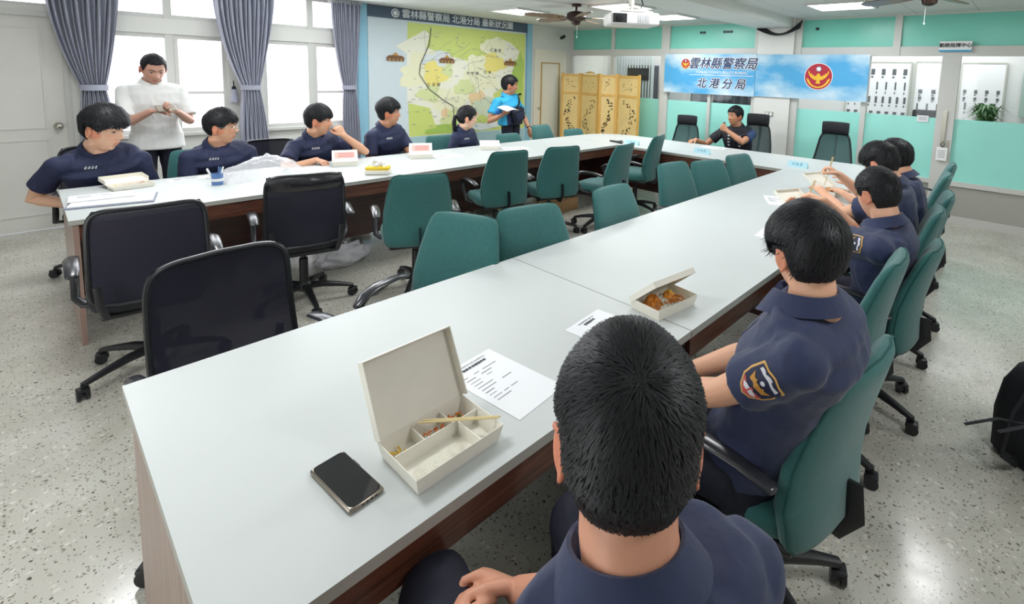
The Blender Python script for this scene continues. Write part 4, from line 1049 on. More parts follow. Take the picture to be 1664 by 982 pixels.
def person(label, at, face, head, gaze, pitch=0, roll=0, hs=1.0, hz=1.06, stand=False, hands=None, skin='#d9a98c', shirt=(mNavy,), split=None, trousers=None, hair=None, dense=1500, vox=.0055,
           shirt_top=None, female=False, glasses=False, poles=None, width=1.0, hand_opt=None, seed=0, patch=None, chest=True, legdir=0, legs=True, knees=None, flip=False, untucked=True, elbow_sleeve=.62):
    """at: floor point under the pelvis; face/gaze: azimuths in degrees; head: world (x, y) of the head centre; head: centre of the head"""
    root = empty('person', (at[0], at[1], 0), math.radians(face)-PI/2, label=label, cat='person')
    inv = (Matrix.Translation((at[0], at[1], 0)) @ rotm('Z', math.radians(face)-PI/2)).inverted()
    L = lambda p: inv @ Vector(p)
    st = dict(front=.045, side=-.012, nape=-.072, top=.022, sides=.009); st.update(hair or {})
    Hc = L(head)
    g = math.radians(gaze-face)
    HM = Matrix.Translation(Hc) @ rotm('Z', g) @ rotm('X', -math.radians(pitch)) @ rotm('Y', math.radians(roll)) @ Matrix.Diagonal((hs, hs, hs*hz, 1))
    neck_t = HM @ Vector((0, -.024, -.078)); W_ = width; S_ = .5+.5*width
    hip = Vector((0, -.02 if not stand else 0, .92 if stand else .53))
    c7 = neck_t+(hip-neck_t).normalized()*.040*hs+Vector((0, -.010, 0))
    sh_c = Vector((neck_t.x*.85, neck_t.y-.02, neck_t.z-.085*hs))
    chest_ = sh_c.lerp(hip, .30)+Vector((0, .012, 0)); waist = sh_c.lerp(hip, .68)+Vector((0, -.01, 0))
    sw = (.165 if female else .180)*W_
    SPN = (sh_c-hip).normalized()
    shl = [sh_c+Vector((s*sw, 0, -.046)) for s in (-1, 1)]
    prof = [(hip+Vector((0, 0, -.05)), .15*W_, .11), (hip+Vector((0, 0, .03)), .158*W_, .115), (waist, .142*W_, .105), (chest_, .165*W_, .118), (sh_c+Vector((0, 0, -.05)), .178*W_, .105), (sh_c+Vector((0, 0, -.005)), .158*W_, .088), (sh_c+Vector((0, 0, .03)), .110*W_, .072), (c7, .062*S_, .060*S_), (neck_t, .056*hs, .058*hs), (neck_t+(Hc-neck_t)*.4, .055*hs, .060*hs)]
    def torso(b, inf, upto): 
        pr = prof[:upto]; b.stack([p for p, _, _ in pr], [(a+inf, (c+inf)*(1 if k_ > 6 else S_)) for k_, (_, a, c) in enumerate(pr)], SPN)
    arms = []
    hands = hands or [(-.2, .15, .55), (.2, .15, .55)]; poles = poles or [(-.12, -.35, -1), (.12, -.35, -1)]
    if flip:   # hands were given as seen from the front: swap to the figure's own left and right
        hands = hands[::-1]; poles = [(-p[0],)+tuple(p[1:]) for p in poles[::-1]]
        if hand_opt: hand_opt = {1-k: v for k, v in hand_opt.items()}
    for i in (0, 1):
        wr = L(hands[i]) if (hand_opt or {}).get('world', True) else Vector(hands[i])
        el, wr = ik(shl[i], wr, .285*S_, .25*S_, poles[i]); arms.append((shl[i], el, wr))
    b = MB(); torso(b, -.012, 7); b.stack([p for p, _, _ in prof[5:]], [(prof[5][1]*.5, prof[5][2]*.6), (prof[6][1]*.6, prof[6][2]*.7), prof[7][1:], prof[8][1:], prof[9][1:]], (neck_t-sh_c).normalized()+Vector((0, 0, .6)))
    for i, (s, el, wr) in enumerate(arms):
        b.tube([s.lerp(el, .02), s.lerp(el, .12), s.lerp(el, .35), s.lerp(el, .8), el, el.lerp(wr, .25), el.lerp(wr, .7), wr], [r_*S_ for r_ in (.036, .044, .046, .040, .037, .040, .031, .026)], 14, round_=True)
        ho = (hand_opt or {}).get(i, {}); fd = Vector(ho.get('d', (wr-el).normalized()*1)); 
        if 'dw' in ho: fd = rotm('Z', -(math.radians(face)-PI/2)) @ Vector(ho['dw'])
        nn = Vector(ho.get('n', (0, 0, -1)))
        if abs(nn.normalized().dot(fd.normalized())) > .92: nn = Vector((0, -1, -.2))
        side = ho.get('side')
        if side is None:
            l = fd.cross(nn); side = 1 if l.x*(1 if i == 0 else -1) > 0 else -1
        hand(b, wr, fd, nn, side, ho.get('curl', .35), ho.get('s', (.98 if not female else .9)*S_))
    legp = []
    for s in (-1, 1):
        hj = hip+Vector((s*.09, 0, -.01))
        if stand: kn = Vector((s*.10, .02, .48)); an = Vector((s*.11, -.02, .09)); tt = Vector((s*.13, .15, .035))
        else:
            kn = Vector((s*.15, .40, .52)); an = Vector((s*.14, .36, .09)); tt = Vector((s*.16, .50, .035))
            if knees: kn = Vector(knees[0 if s < 0 else 1]); an = Vector((kn.x, kn.y-.04, .09)); tt = Vector((kn.x*1.05, kn.y+.1, .035))
        legp.append((hj, kn, an, tt))
        b.tube([hj, hj.lerp(kn, .4), kn, kn.lerp(an, .3), kn.lerp(an, .8), an], [.080, .072, .055, .054, .038, .036], 14, round_=True)
    hd = MB(); hd.xf = HM; hd.rings(head_grid(72, 54, fem=female))
    for s in (-1, 1):
        E = Matrix.Translation((s*.083, -.008, -.010)) @ rotm('Z', -s*.62) @ rotm('X', -.15); hd.xf = HM @ E
        hd.ell((0, 0, 0), (.0075, .016, .028), 14, 10); hd.tube([(s*.006, .004, .026), (s*.009, -.012, .022), (s*.009, -.018, .0), (s*.006, -.012, -.02), (s*.002, .002, -.03)], [.0045]*5, 8, round_=True)
    b.add(hd.v, hd.f)
    me = remesh(b, vox, 1)
    n = len(me.vertices); base = lin(skin); HI = HM.inverted(); ca = me.color_attributes.new('tint', 'FLOAT_COLOR', 'POINT'); cols = np.empty((n, 4), 'f')
    for i, v in enumerate(me.vertices):
        c = base; q = HI @ v.co
        if q.length < .14:
            if abs(q.x) < .021-.5*abs(q.z+.058) and abs(q.z+.058) < .009 and q.y > .07: c = tuple(x*k for x, k in zip(base, (.86, .62, .60)))+(1,)
            elif abs(q.x) > .064 and q.z > -.05 and abs(q.y) < .04: c = tuple(x*k for x, k in zip(base, (1.0, .72, .66)))+(1,)
            elif q.y > .06 and abs(abs(q.x)-.04) < .02 and abs(q.z+.02) < .02: c = tuple(x*k for x, k in zip(base, (1.0, .90, .86)))+(1,)
        cols[i] = c[:3]+(1,)
    ca.data.foreach_set('color', cols.ravel()); link(me, 'body', [mSkin], root)
    # face pieces
    f = MB(); f.xf = HM
    for s in (-1, 1):
        p = head_pt(*Vector((s*.031/.0755, .80, .004/.114)).normalized()); 
        yy = head_pt(s*.41, .90, .045).y
        f.ell((s*.031, yy-.0035, .004), (.0125, .007, .0042), 12, 8, 0); f.ell((s*.031, yy+.0015, .004), (.0052, .003, .0040), 10, 6, 1)
        f.tube([(s*.018, yy+.003, .0065), (s*.031, yy+.0052, .0092), (s*.045, yy-.001, .006)], [.0012, .0017, .0010], 6, mi=1)
    f.build('eyes', [mEyeW, mEyeD], root, smooth=True)
    f = MB(); f.xf = HM
    for s in (-1, 1):
        pts = []
        for x, z in ((.014, .024), (.024, .029), (.036, .031), (.049, .025)):
            dd = Vector((s*x/.0755, math.sqrt(max(.05, 1-(x/.0755)**2-(z/.114)**2)), z/.114)); q = head_pt(dd.x, dd.y, dd.z); pts.append(q+Vector((0, .0012, 0)))
        f.tube(pts, [(.0022, .004), (.0022, .0048), (.002, .004), (.001, .002)], 8, hint=(0, 1, 0))
    f.build('eyebrows', mBrow, root, smooth=True)
    if glasses:
        f = MB(); f.xf = HM
        for s in (-1, 1):
            f.tube([(s*.032+.023*math.cos(a), .103-.12*abs(.032*s+.023*math.cos(a))**1.5*2, .002+.019*math.sin(a)) for a in [2*PI*k/20 for k in range(21)]], [.0014]*21, 6)
            f.tube([(s*.055, .098, .006), (s*.078, .07, .008), (s*.082, -.005, .004)], [.0014]*3, 6)
        f.tube([(-.009, .105, .006), (.009, .105, .006)], [.0014]*2, 6); f.build('glasses', mChrome, root, smooth=True)
    h = make_hair(st, seed+1, dense); o = MB(); o.xf = HM; o.v = [tuple(HM @ Vector(p)) for p in h.v]; o.f = h.f; o.m = h.m
    o.xf = HM
    if female:
        tl = [(0, -.09, .02), (.004, -.125, .01), (.01, -.135, -.05), (.005, -.125, -.13), (0, -.11, -.19), (0, -.10, -.22)]
        o.tube(tl, [.012, .021, .024, .021, .013, .004], 12)
        rr = random.Random(2)
        for k in range(60):
            a = rr.uniform(0, 6.3); q = Vector((math.cos(a)*.02, math.sin(a)*.02, 0)); o.tube([Vector(p)+q*(1 if i_ < 4 else .5) for i_, p in enumerate(tl)], [.0012]*6, 3, mi=1)
    hm = o.build('hair', [mHair, mHairS], root, smooth='all')
    if female: f = MB(); f.xf = HM; f.lathe([(.018, -.004), (.021, 0), (.018, .004)], (0, -.118, .012)); f.build('hair_tie', mBlackFab, hm)
    # shirt
    b = MB(); torso(b, .016, 6); b.stack([sh_c-SPN*.03, sh_c+SPN*.0, sh_c.lerp(c7, .40)+SPN*.004, sh_c.lerp(c7, .72)-SPN*.002, c7-SPN*.004], [(.180*W_, .108*S_), (.180*W_, .104*S_), (.163*W_, .092*S_), (.112*W_, .078*S_), (.068*S_, .064*S_)], SPN+Vector((0, 0, .3)))
    if untucked and stand: b.tube([hip+Vector((0, 0, -.10)), hip+Vector((0, 0, .05))], [(.19*W_, .145), (.178*W_, .135)], 22, hint=(0, -1, 0), e=2.3)
    for i, (s, el, wr) in enumerate(arms):
        fr = elbow_sleeve if not isinstance(elbow_sleeve, (list, tuple)) else elbow_sleeve[i]
        if fr <= 1: pts = [s+Vector((-.06*(1 if i else -1), 0, -.01)), s, s.lerp(el, fr*.5), s.lerp(el, fr)]; rad = [.062*S_, .058*S_, .062*S_, .070*S_]
        else: pts = [s+Vector((-.06*(1 if i else -1), 0, -.01)), s, s.lerp(el, .5), el, el.lerp(wr, .5), el.lerp(wr, .88)]; rad = [.066, .064, .058, .052, .047, .042]
        b.ell(s, (.060*S_,)*3, 18, 12); b.tube([s+Vector((-.10*(1 if i else -1), 0, .012)), s], [.060*S_, .058*S_], 16); b.tube(pts[1:], rad[1:], 18)
    me = remesh(b, .0085 if vox > .005 else .007, 9); wrinkle(me, .0045, 11, seed*3.1)
    sm = list(shirt); so = link(me, 'shirt', sm, root)
    if split is not None:
        for p in me.polygons:
            c = p.center; arm = abs(c.x) > .155*W_
            p.material_index = split(c, arm)
    # collar: a folded band open at the throat
    R = []; cN = c7+Vector((0, .006, .012)); ax = (neck_t-c7).normalized(); xx, yy_, _ = basis(ax, (0, -1, 0)); xx = Vector((1, 0, 0)); yy_ = ax.cross(xx)
    for k in range(33):
        t = -1+2*k/32; a = PI*.5+PI+t*PI*.90  # from the back round both sides
        dr = xx*math.cos(a)+yy_*math.sin(a); fr_ = abs(t)**3
        dn = -ax
        R.append([cN+(dr*.063+dn*(.022+.03*fr_))*S_, cN+(dr*(.065+.018*fr_)-dn*(.022-.020*fr_))*S_, cN+(dr*(.070+.020*fr_)-dn*(.023-.020*fr_))*S_, cN+(dr*(.096+.040*fr_)+dn*(.020+.050*fr_))*S_, cN+(dr*(.089+.036*fr_)+dn*(.018+.048*fr_))*S_])
    f = MB(); f.rings(R, 0, cap=True); f.build('collar', shirt[0] if len(shirt) == 1 or shirt_top is None else shirt_top, so, smooth=60)
    # trousers and shoes
    b = MB(); b.tube([hip+Vector((0, 0, -.08)), hip+Vector((0, 0, .06))], [(.172*W_, .128), (.162*W_, .122)], 20, hint=(0, -1, 0), e=2.3)
    for hj, kn, an, tt in legp: b.tube([hj, hj.lerp(kn, .4), kn, kn.lerp(an, .35), kn.lerp(an, .8), an+Vector((0, 0, -.02))], [.096, .088, .072, .068, .060, .058], 16, round_=False); b.ell(kn, (.073, .073, .073))
    me = remesh(b, .010, 3); wrinkle(me, .004, 9, seed); link(me, 'trousers', [trousers or mTrouser], root)
    for hj, kn, an, tt in legp:
        f = MB(); d = (tt-an); d.z = 0; d.normalize(); a0 = Vector((an.x, an.y, .04))
        f.tube([a0-d*.06, a0-d*.02, a0+d*.06, a0+d*.13, a0+d*.18], [(.034, .040), (.040, .042), (.044, .036), (.045, .030), (.034, .022)], 14, hint=(1, 0, 0), round_=True, e=2.3); 
        f.b2((0, 0, 0), (0, 0, 0)) if 0 else None
        f.build('shoe', mShoe, root, smooth=True)
    # things sewn on the shirt
    bvh = BVHTree.FromPolygons([v.co for v in so.data.vertices], [tuple(p.vertices) for p in so.data.polygons])
    def project(poly, o_, ux_, uy_, off, mb, mi):
        o_, ux_, uy_ = Vector(o_), Vector(ux_).normalized(), Vector(uy_).normalized(); dd = ux_.cross(uy_).normalized(); vs = []
        for p in poly:
            q = o_+ux_*p[0]+uy_*p[1]; hit = bvh.ray_cast(q+dd*.3, -dd, .6); vs.append((hit[0] if hit[0] is not None else q)+dd*off)
        return vs
    if chest:
        f = MB(); o_ = chest_.lerp(sh_c, .42)+Vector((.082, .12, 0))
        for k in range(4):
            x = -.03+.018*k
            for (a, b_, c, d_) in ((x, 0, .011, .004), (x, .008, .004, .012), (x+.008, .004, .003, .010)):
                vs = project([(-a-c, b_), (-a, b_), (-a, b_+d_), (-a-c, b_+d_)], o_+Vector((0, .1, 0)), (-1, 0, 0), (0, 0, 1), .002, f, 0); f.add(vs, [(0, 1, 2, 3)])
        f.build('name_embroidery', mWhite, so)
        f = MB(); n_ = 8; o_ = sh_c.lerp(waist, .1)+Vector((0, .1, 0)); vs = []
        for k in range(n_+1):
            z = -.02-.24*k/n_; vs += project([(-.014, z), (.014, z)], o_, (-1, 0, 0), (0, 0, 1), .002, f, 0)
        f.add(vs, [(2*k, 2*k+1, 2*k+3, 2*k+2) for k in range(n_)]); f.build('placket', shirt[0], so, smooth=True)
    if patch is not None:
        s, el, wr = arms[patch]; c = s.lerp(el, .30); ax = (el-s).normalized(); outd = Vector(((1 if patch else -1), -.15, .25)); outd = (outd-ax*outd.dot(ax)).normalized(); ux_ = (-ax).cross(outd).normalized()*1.0; uy_ = -ax
        if ux_.cross(uy_).dot(outd) < 0: ux_ = -ux_
        sh = [(-.040, .042), (-.020, .050), (0, .058), (.020, .050), (.040, .042), (.041, .0), (.036, -.026), (.018, -.046), (0, -.054), (-.018, -.046), (-.036, -.026), (-.041, 0)]
        def fill(poly, off, mi, f, sub=5):
            cx = sum(p[0] for p in poly)/len(poly); cy = sum(p[1] for p in poly)/len(poly); n_ = len(poly); rings_ = []
            for r_ in range(sub+1):
                k = 1-r_/sub*.98; rings_.append(project([(cx+(p[0]-cx)*k, cy+(p[1]-cy)*k) for p in poly], c, ux_, uy_, off, f, mi))
            f.rings(rings_, mi, cap=False)
        f = MB(); fill(sh, .0022, 0, f); pt = f.build('shoulder_patch', [mat('patch_gold', '#d8a85e', .6)], so, smooth=True)
        f = MB(); fill([(x*.90, y*.90) for x, y in sh], .0032, 0, f)
        fill([(-.031, -.022), (0, -.018), (.031, -.022), (.016, -.040), (0, -.047), (-.016, -.040)], .0040, 1, f, 3)
        fill([(-.03, .026), (0, .036), (.03, .026), (.03, .036), (0, .046), (-.03, .036)], .0040, 2, f, 2)
        for s_ in (-1, 1):
            fill([(0, -.012), (s_*.022, -.010), (s_*.030, .012), (s_*.018, .004), (s_*.012, .010), (s_*.006, .002), (0, .006)], .0044, 3, f, 2)
            fill([(s_*.002, -.022), (s_*.014, -.024), (s_*.022, -.030), (s_*.012, -.036), (s_*.002, -.034)], .0046, 2, f, 2)
        fill([(.006*math.cos(a), .018+.006*math.sin(a)) for a in [k*.785 for k in range(8)]], .0048, 2, f, 2)
        f.build('patch_emblem', [mat('patch_navy', '#1c2240', .6), mat('patch_red', '#c2504e', .6), mat('patch_white', '#d8d8e0', .6), mat('patch_wing', '#c08a3c', .6)], pt, smooth=True)
    return root, dict(arms=arms, HM=HM, chest=chest_, sh=sh_c, waist=waist, hip=hip, shirt=so, bvh=bvh, proj=project, inv=inv)

SK1, SK2, SK3 = '#e2b397', '#d6a283', '#c58f70'
# --- window side, seated, left to right
person('seated officer in navy uniform at the left end with thick tousled black hair', (.46, 5.34), -86, (.402, 5.02, 1.147), -42, 14, hs=1.27, hz=1.1, hands=[(.24, 5.06, .60), (.66, 4.86, .58)], hand_opt={0: dict(curl=.5, dw=(.5, -.5, -.7))}, shirt=(mNavyL,), skin=SK1, hair=dict(front=.030, top=.028, sides=.017, side=-.008, tousle=2.6), dense=2600, vox=.005, patch=0, flip=True, seed=1, width=1.26, poles=[(-.25, -.5, -1), (.2, -.35, -1)])
person('seated officer in navy uniform wearing round glasses', (1.20, 5.32), -85, (1.141, 5.12, 1.107), -30, 2, hs=1.16, hz=1.1, hands=[(.98, 4.86, .58), (1.42, 4.84, .58)], shirt=(mNavyL,), skin=SK2, hair=dict(front=.036, top=.022, sides=.018, side=-.008, nape=-.055), glasses=True, patch=0, flip=True, seed=2, vox=.005, width=1.22)
person('seated officer in navy uniform holding his hand to his chin', (2.00, 5.32), -78, (1.921, 5.10, 1.128), -30, 6, hs=1.16, hz=1.1, hands=[(1.80, 4.84, .79), (2.10, 4.96, .985)], poles=[(-1, .1, -.5), (1.2, .6, -1)], hand_opt={0: dict(curl=1.0, dw=(.3, -.6, -.1)), 1: dict(dw=(-.35, .25, .7), n=(0, -1, .1), curl=1.2)}, shirt=(mNavyL,), skin=SK2, hair=dict(front=.028, top=.022, sides=.012), patch=0, flip=True, seed=3, vox=.005, width=1.2)
person('seated officer in navy uniform with an undercut, in front of the map edge', (2.74, 5.38), -70, (2.686, 5.20, 1.163), -28, -1, hs=1.15, hz=1.1, hands=[(2.50, 4.86, .58), (2.98, 4.88, .58)], shirt=(mNavyL,), skin=SK3, hair=dict(front=.036, top=.028, sides=.004), flip=True, seed=4, vox=.005, width=1.2)
person('seated policewoman in navy uniform with a black ponytail', (3.68, 5.26), -70, (3.64, 5.10, 1.075), -26, 2, hs=1.12, hz=1.08, hands=[(3.45, 4.86, .58), (3.88, 4.88, .58)], shirt=(mNavyL,), skin='#e6bda2', hair=dict(front=.036, top=.014, sides=.012, side=-.03, nape=-.06), female=True, width=1.0, flip=True, seed=5, vox=.005)
# --- standing
pr, R_ = person('standing man in a white polo shirt looking down at his phone by the window', (.87, 6.22), -88, (.856, 6.10, 1.575), -84, 26, hs=1.12, hz=1.1, stand=True, hands=[(.79, 5.88, 1.20), (.98, 5.88, 1.19)], poles=[(-.45, -.2, -1), (.45, -.2, -1)],
    hand_opt={0: dict(curl=.6, dw=(.9, -.2, .1), n=(0, 0, -1)), 1: dict(curl=.9, dw=(-.85, -.3, .25), n=(0, .3, 1))}, skin='#c99a86', shirt=(mWhiteShirt,), hair=dict(front=.068, top=.010, sides=.006), width=1.12, chest=False, flip=True, seed=6, vox=.005, elbow_sleeve=.8)
pr, B_ = person('standing man in a cyan and navy polo holding a sheet of paper before the map', (5.20, 6.12), -78, (5.111, 6.05, 1.435), -34, 4, hs=1.25, hz=1.05, stand=True, hands=[(4.86, 5.84, 1.03), (5.50, 6.0, .74)], poles=[(-.5, -.1, -1), (1, -.4, -.6)],
    hand_opt={0: dict(curl=.8, dw=(-.5, -.6, .1), n=(0, .1, 1)), 1: dict(curl=.5, dw=(.1, -.1, -1), n=(-1, 0, 0))}, skin=SK3, shirt=(mNavyL, mCyanShirt), split=lambda c, arm: 1 if (arm or c.z > 1.10) else 0, shirt_top=mCyanShirt, hair=dict(front=.05, top=.016, sides=.008), chest=False, flip=True, seed=7, vox=.0055, width=1.28)
pr, C_ = person('seated man in a black vest speaking into a handheld microphone at the head table', (6.70, 2.98), 186, (6.60, 3.02, 1.136), 156, 2, hs=1.12, hz=1.06, hands=[(6.36, 3.02, .955), (6.26, 3.42, .79)], poles=[(-1.2, .2, -.8), (.6, -.4, -1)],
    hand_opt={1: dict(curl=.8, dw=(-.8, .3, -.1)), 0: dict(curl=1.3, dw=(-.1, .65, .6), n=(0, -1, 0))}, skin=SK3, shirt=(mBlackShirt, mBlueSleeve), split=lambda c, arm: 1 if arm and c.x < 0 else 0, hair=dict(front=.05, top=.014, sides=.007), chest=False, seed=8, vox=.0055, width=1.12)
f = MB(); o_ = C_['chest'].lerp(C_['sh'], .3)
for cx in (-.075, .075):
    for k in range(4):
        for q in range(2):
            vs = C_['proj']([(cx-.014, .02-.045*k), (cx+.014, .02-.045*k), (cx+.014, .0-.045*k+.008*q), (cx-.014, .0-.045*k)], o_+Vector((0, .15, 0)), (-1, 0, 0), (0, 0, 1), .002, f, 0); f.add(vs, [(0, 1, 2, 3)])
f.build('vest_writing', mWhite, C_['shirt'])
# --- right side, backs to the camera, near to far
person('nearest seated officer seen from behind with cropped black hair and clasped hands', (.53, .33), 72, (.508, .351, 1.185), 40, 16, hs=1.05, hz=1.10, hands=[(.44, .68, .64), (.60, .66, .64)], poles=[(-.5, -.5, -.7), (.5, -.5, -.7)],
    hand_opt={0: dict(curl=.8, dw=(.75, .55, .0), n=(.6, -.3, -.6)), 1: dict(curl=.8, dw=(-.35, .9, .05), n=(-.6, -.3, -.6))}, skin='#d99c80', hair=dict(front=.04, top=.018, sides=.009, nape=-.092, len=.55, whorl=(.06, -.72, .69)), dense=16000, vox=.0042, seed=10, width=1.0, knees=[(-.17, .44, .60), (.17, .44, .60)])
person('second nearest seated officer from behind, fuller black hair and shield patch on sleeve', (1.42, .56), 94, (1.345, .396, 1.215), 52, 8, hs=.95, hz=1.04, hands=[(1.28, .80, .66), (1.42, .80, .66)], poles=[(-.35, -.4, -1), (.35, -.4, -1)],
    hand_opt={0: dict(curl=.7, dw=(.3, .8, 0)), 1: dict(curl=.7, dw=(-.3, .8, 0))}, skin='#e0ab8c', hair=dict(front=.03, top=.030, sides=.018, nape=-.07, len=.8), dense=9000, vox=.005, patch=0, seed=11)
person('third seated officer on the right with a crew cut, eating with chopsticks', (2.84, .50), 92, (2.80, .517, 1.115), 58, 16, hs=1.05, hands=[(2.92, .92, .90), (3.08, .84, .97)], poles=[(-.9, -.2, -1), (.9, -.2, -1)],
    hand_opt={0: dict(curl=.8, dw=(.4, .7, .2), n=(.3, 0, 1)), 1: dict(curl=1.0, dw=(-.2, .8, .3))}, skin='#e0ab8c', hair=dict(front=.045, top=.012, sides=.008, len=.5), dense=5000, vox=.0052, patch=0, seed=12, width=1.12)
person('fourth seated officer on the right leaning forward over his meal', (3.54, .56), 92, (3.58, .662, 1.155), 68, 30, hs=1.05, hands=[(3.64, 1.0, .90), (3.86, .96, 1.0)], poles=[(-.9, -.2, -1), (.9, -.2, -1)],
    hand_opt={1: dict(curl=1.0, dw=(-.2, .7, .5))}, skin='#e0ab8c', hair=dict(front=.035, top=.024, sides=.014), dense=2500, patch=None, seed=13, vox=.0055, width=1.08)
person('farthest seated officer on the right side, mostly hidden behind the one leaning forward', (4.14, .57), 92, (4.15, .678, 1.127), 68, 18, hs=1.05, hands=[(4.2, 1.0, .80), (4.4, 1.0, .84)], skin='#e0ab8c', hair=dict(front=.035, top=.022, sides=.014), dense=2000, seed=14, vox=.006)
# ================================================================ HELD THINGS
WR = lambda info, i: info['inv'].inverted() @ info['arms'][i][2]
# phone of the man in white
w = WR(R_, 0); e = empty('smartphone', w+Vector((-.085, -.035, .035)), .3, label='dark phone held by the man in the white polo shirt', cat='phone')
MB().rbox((0, 0, 0), (.155, .010, .076), .004, 2, rot=rotm('X', -.9)).build('phone_case', mPhoneRim, e); MB().box((0, .004, .0055), (.145, .003, .068), rot=rotm('X', -.9)).build('screen', mScreen, e)
# sheet of paper of the man in cyan, his bag, watch and hand strap
w = WR(B_, 1); e = empty('paper_sheet', w+Vector((-.02, -.09, .045)), .25, label='white sheet of paper held by the man in the cyan shirt', cat='paper')
b = MB(); b.grid(lambda i, j: Vector(((i-.5)*.30, (j-.5)*.19, .02*math.sin(i*3)+.05*j)), 10, 6); o = b.build('sheet', mPaper, e, smooth='all'); o.modifiers.new('t', 'SOLIDIFY').thickness = .001
b = MB()
for k in range(5): b.box((0, -.05+.025*k, .03+.016*k), (.2, .004, .001))
b.build('printed_lines', mInkL, e)
e = empty('sling_bag', (5.20, 6.12, 0), math.radians(-78)-PI/2, label='dark navy sling bag worn across the chest of the man in cyan', cat='bag')
pr_ = B_['proj']; cc = B_['chest']; b = MB(); P_ = []
for k in range(15):
    t = k/14; x = -.11+.24*t; z = cc.z+.17-.30*t; P_.append((x, z))
vs = []
for x, z in P_: vs += pr_([(-x-.014, z-cc.z+.012), (-x+.014, z-cc.z-.012)], Vector((0, cc.y+.1, cc.z)), (-1, 0, 0), (0, 0, 1), .006, b, 0)
b.add(vs, [(2*k, 2*k+1, 2*k+3, 2*k+2) for k in range(14)]); st_ = b.build('strap', mBlackFab, e, smooth=True); st_.modifiers.new('t', 'SOLIDIFY').thickness = .006
MB().rbox((.03, cc.y+.165, cc.z-.16), (.27, .07, .20), .03, 3, rot=rotm('Y', .25)).build('bag_body', mTrouser, e, smooth=True)
MB().rbox((.03, cc.y+.202, cc.z-.18), (.20, .012, .12), .006, 2, rot=rotm('Y', .25)).build('front_pocket', mNavyL, e, smooth=True)
w = WR(B_, 0); a_ = B_['arms'][0]; dl = (a_[2]-a_[1]).normalized(); Ri = B_['inv'].inverted().to_3x3(); dw = Ri @ dl
b = MB().tube([w-dw*.035, w-dw*.012], [.033, .032], 18); b.tube([w-dw*.034+Vector((.02, -.025, 0)), w-dw*.013+Vector((.02, -.025, 0))], [.014, .014], 12); tag(b.build('wristwatch', mBlack, smooth=True), 'black wristwatch on the lowered arm of the man in cyan', 'watch')
w = WR(B_, 1); a_ = B_['arms'][1]; dw = Ri @ (a_[2]-a_[1]).normalized()
b = MB().ell(w+Vector((-.14, .0, .02)), (.045, .04, .04)); b.cyl(w+Vector((-.11, 0, .02)), w+Vector((-.05, 0, .01)), .012); tag(b.build('blue_mitt', mat('bright_blue', '#2a6fc0', .6), smooth=True), 'bright blue rounded thing in the hand that holds the paper', 'mitt')
# microphone of the speaker
hd_ = C_['inv'].inverted() @ (C_['HM'] @ Vector((0, .115, -.058))); w = WR(C_, 1); md = Vector((-.3, .15, -.85)).normalized()
e = empty('microphone', (0, 0, 0), label='dark handheld microphone at the mouth of the man in the black vest', cat='microphone')
p0 = hd_+Vector((-.035, .03, -.02)); b = MB().tube([p0+md*.03, p0+md*.10, p0+md*.2], [.016, .012, .010], 14); b.build('handle', mBlack, e, smooth=True)
MB().ell(p0+md*.012, (.022, .022, .025)).build('grille', mat('mic_grille', '#55565a', .35, metal=.8, bump=.6, bscale=900), e, smooth=True)

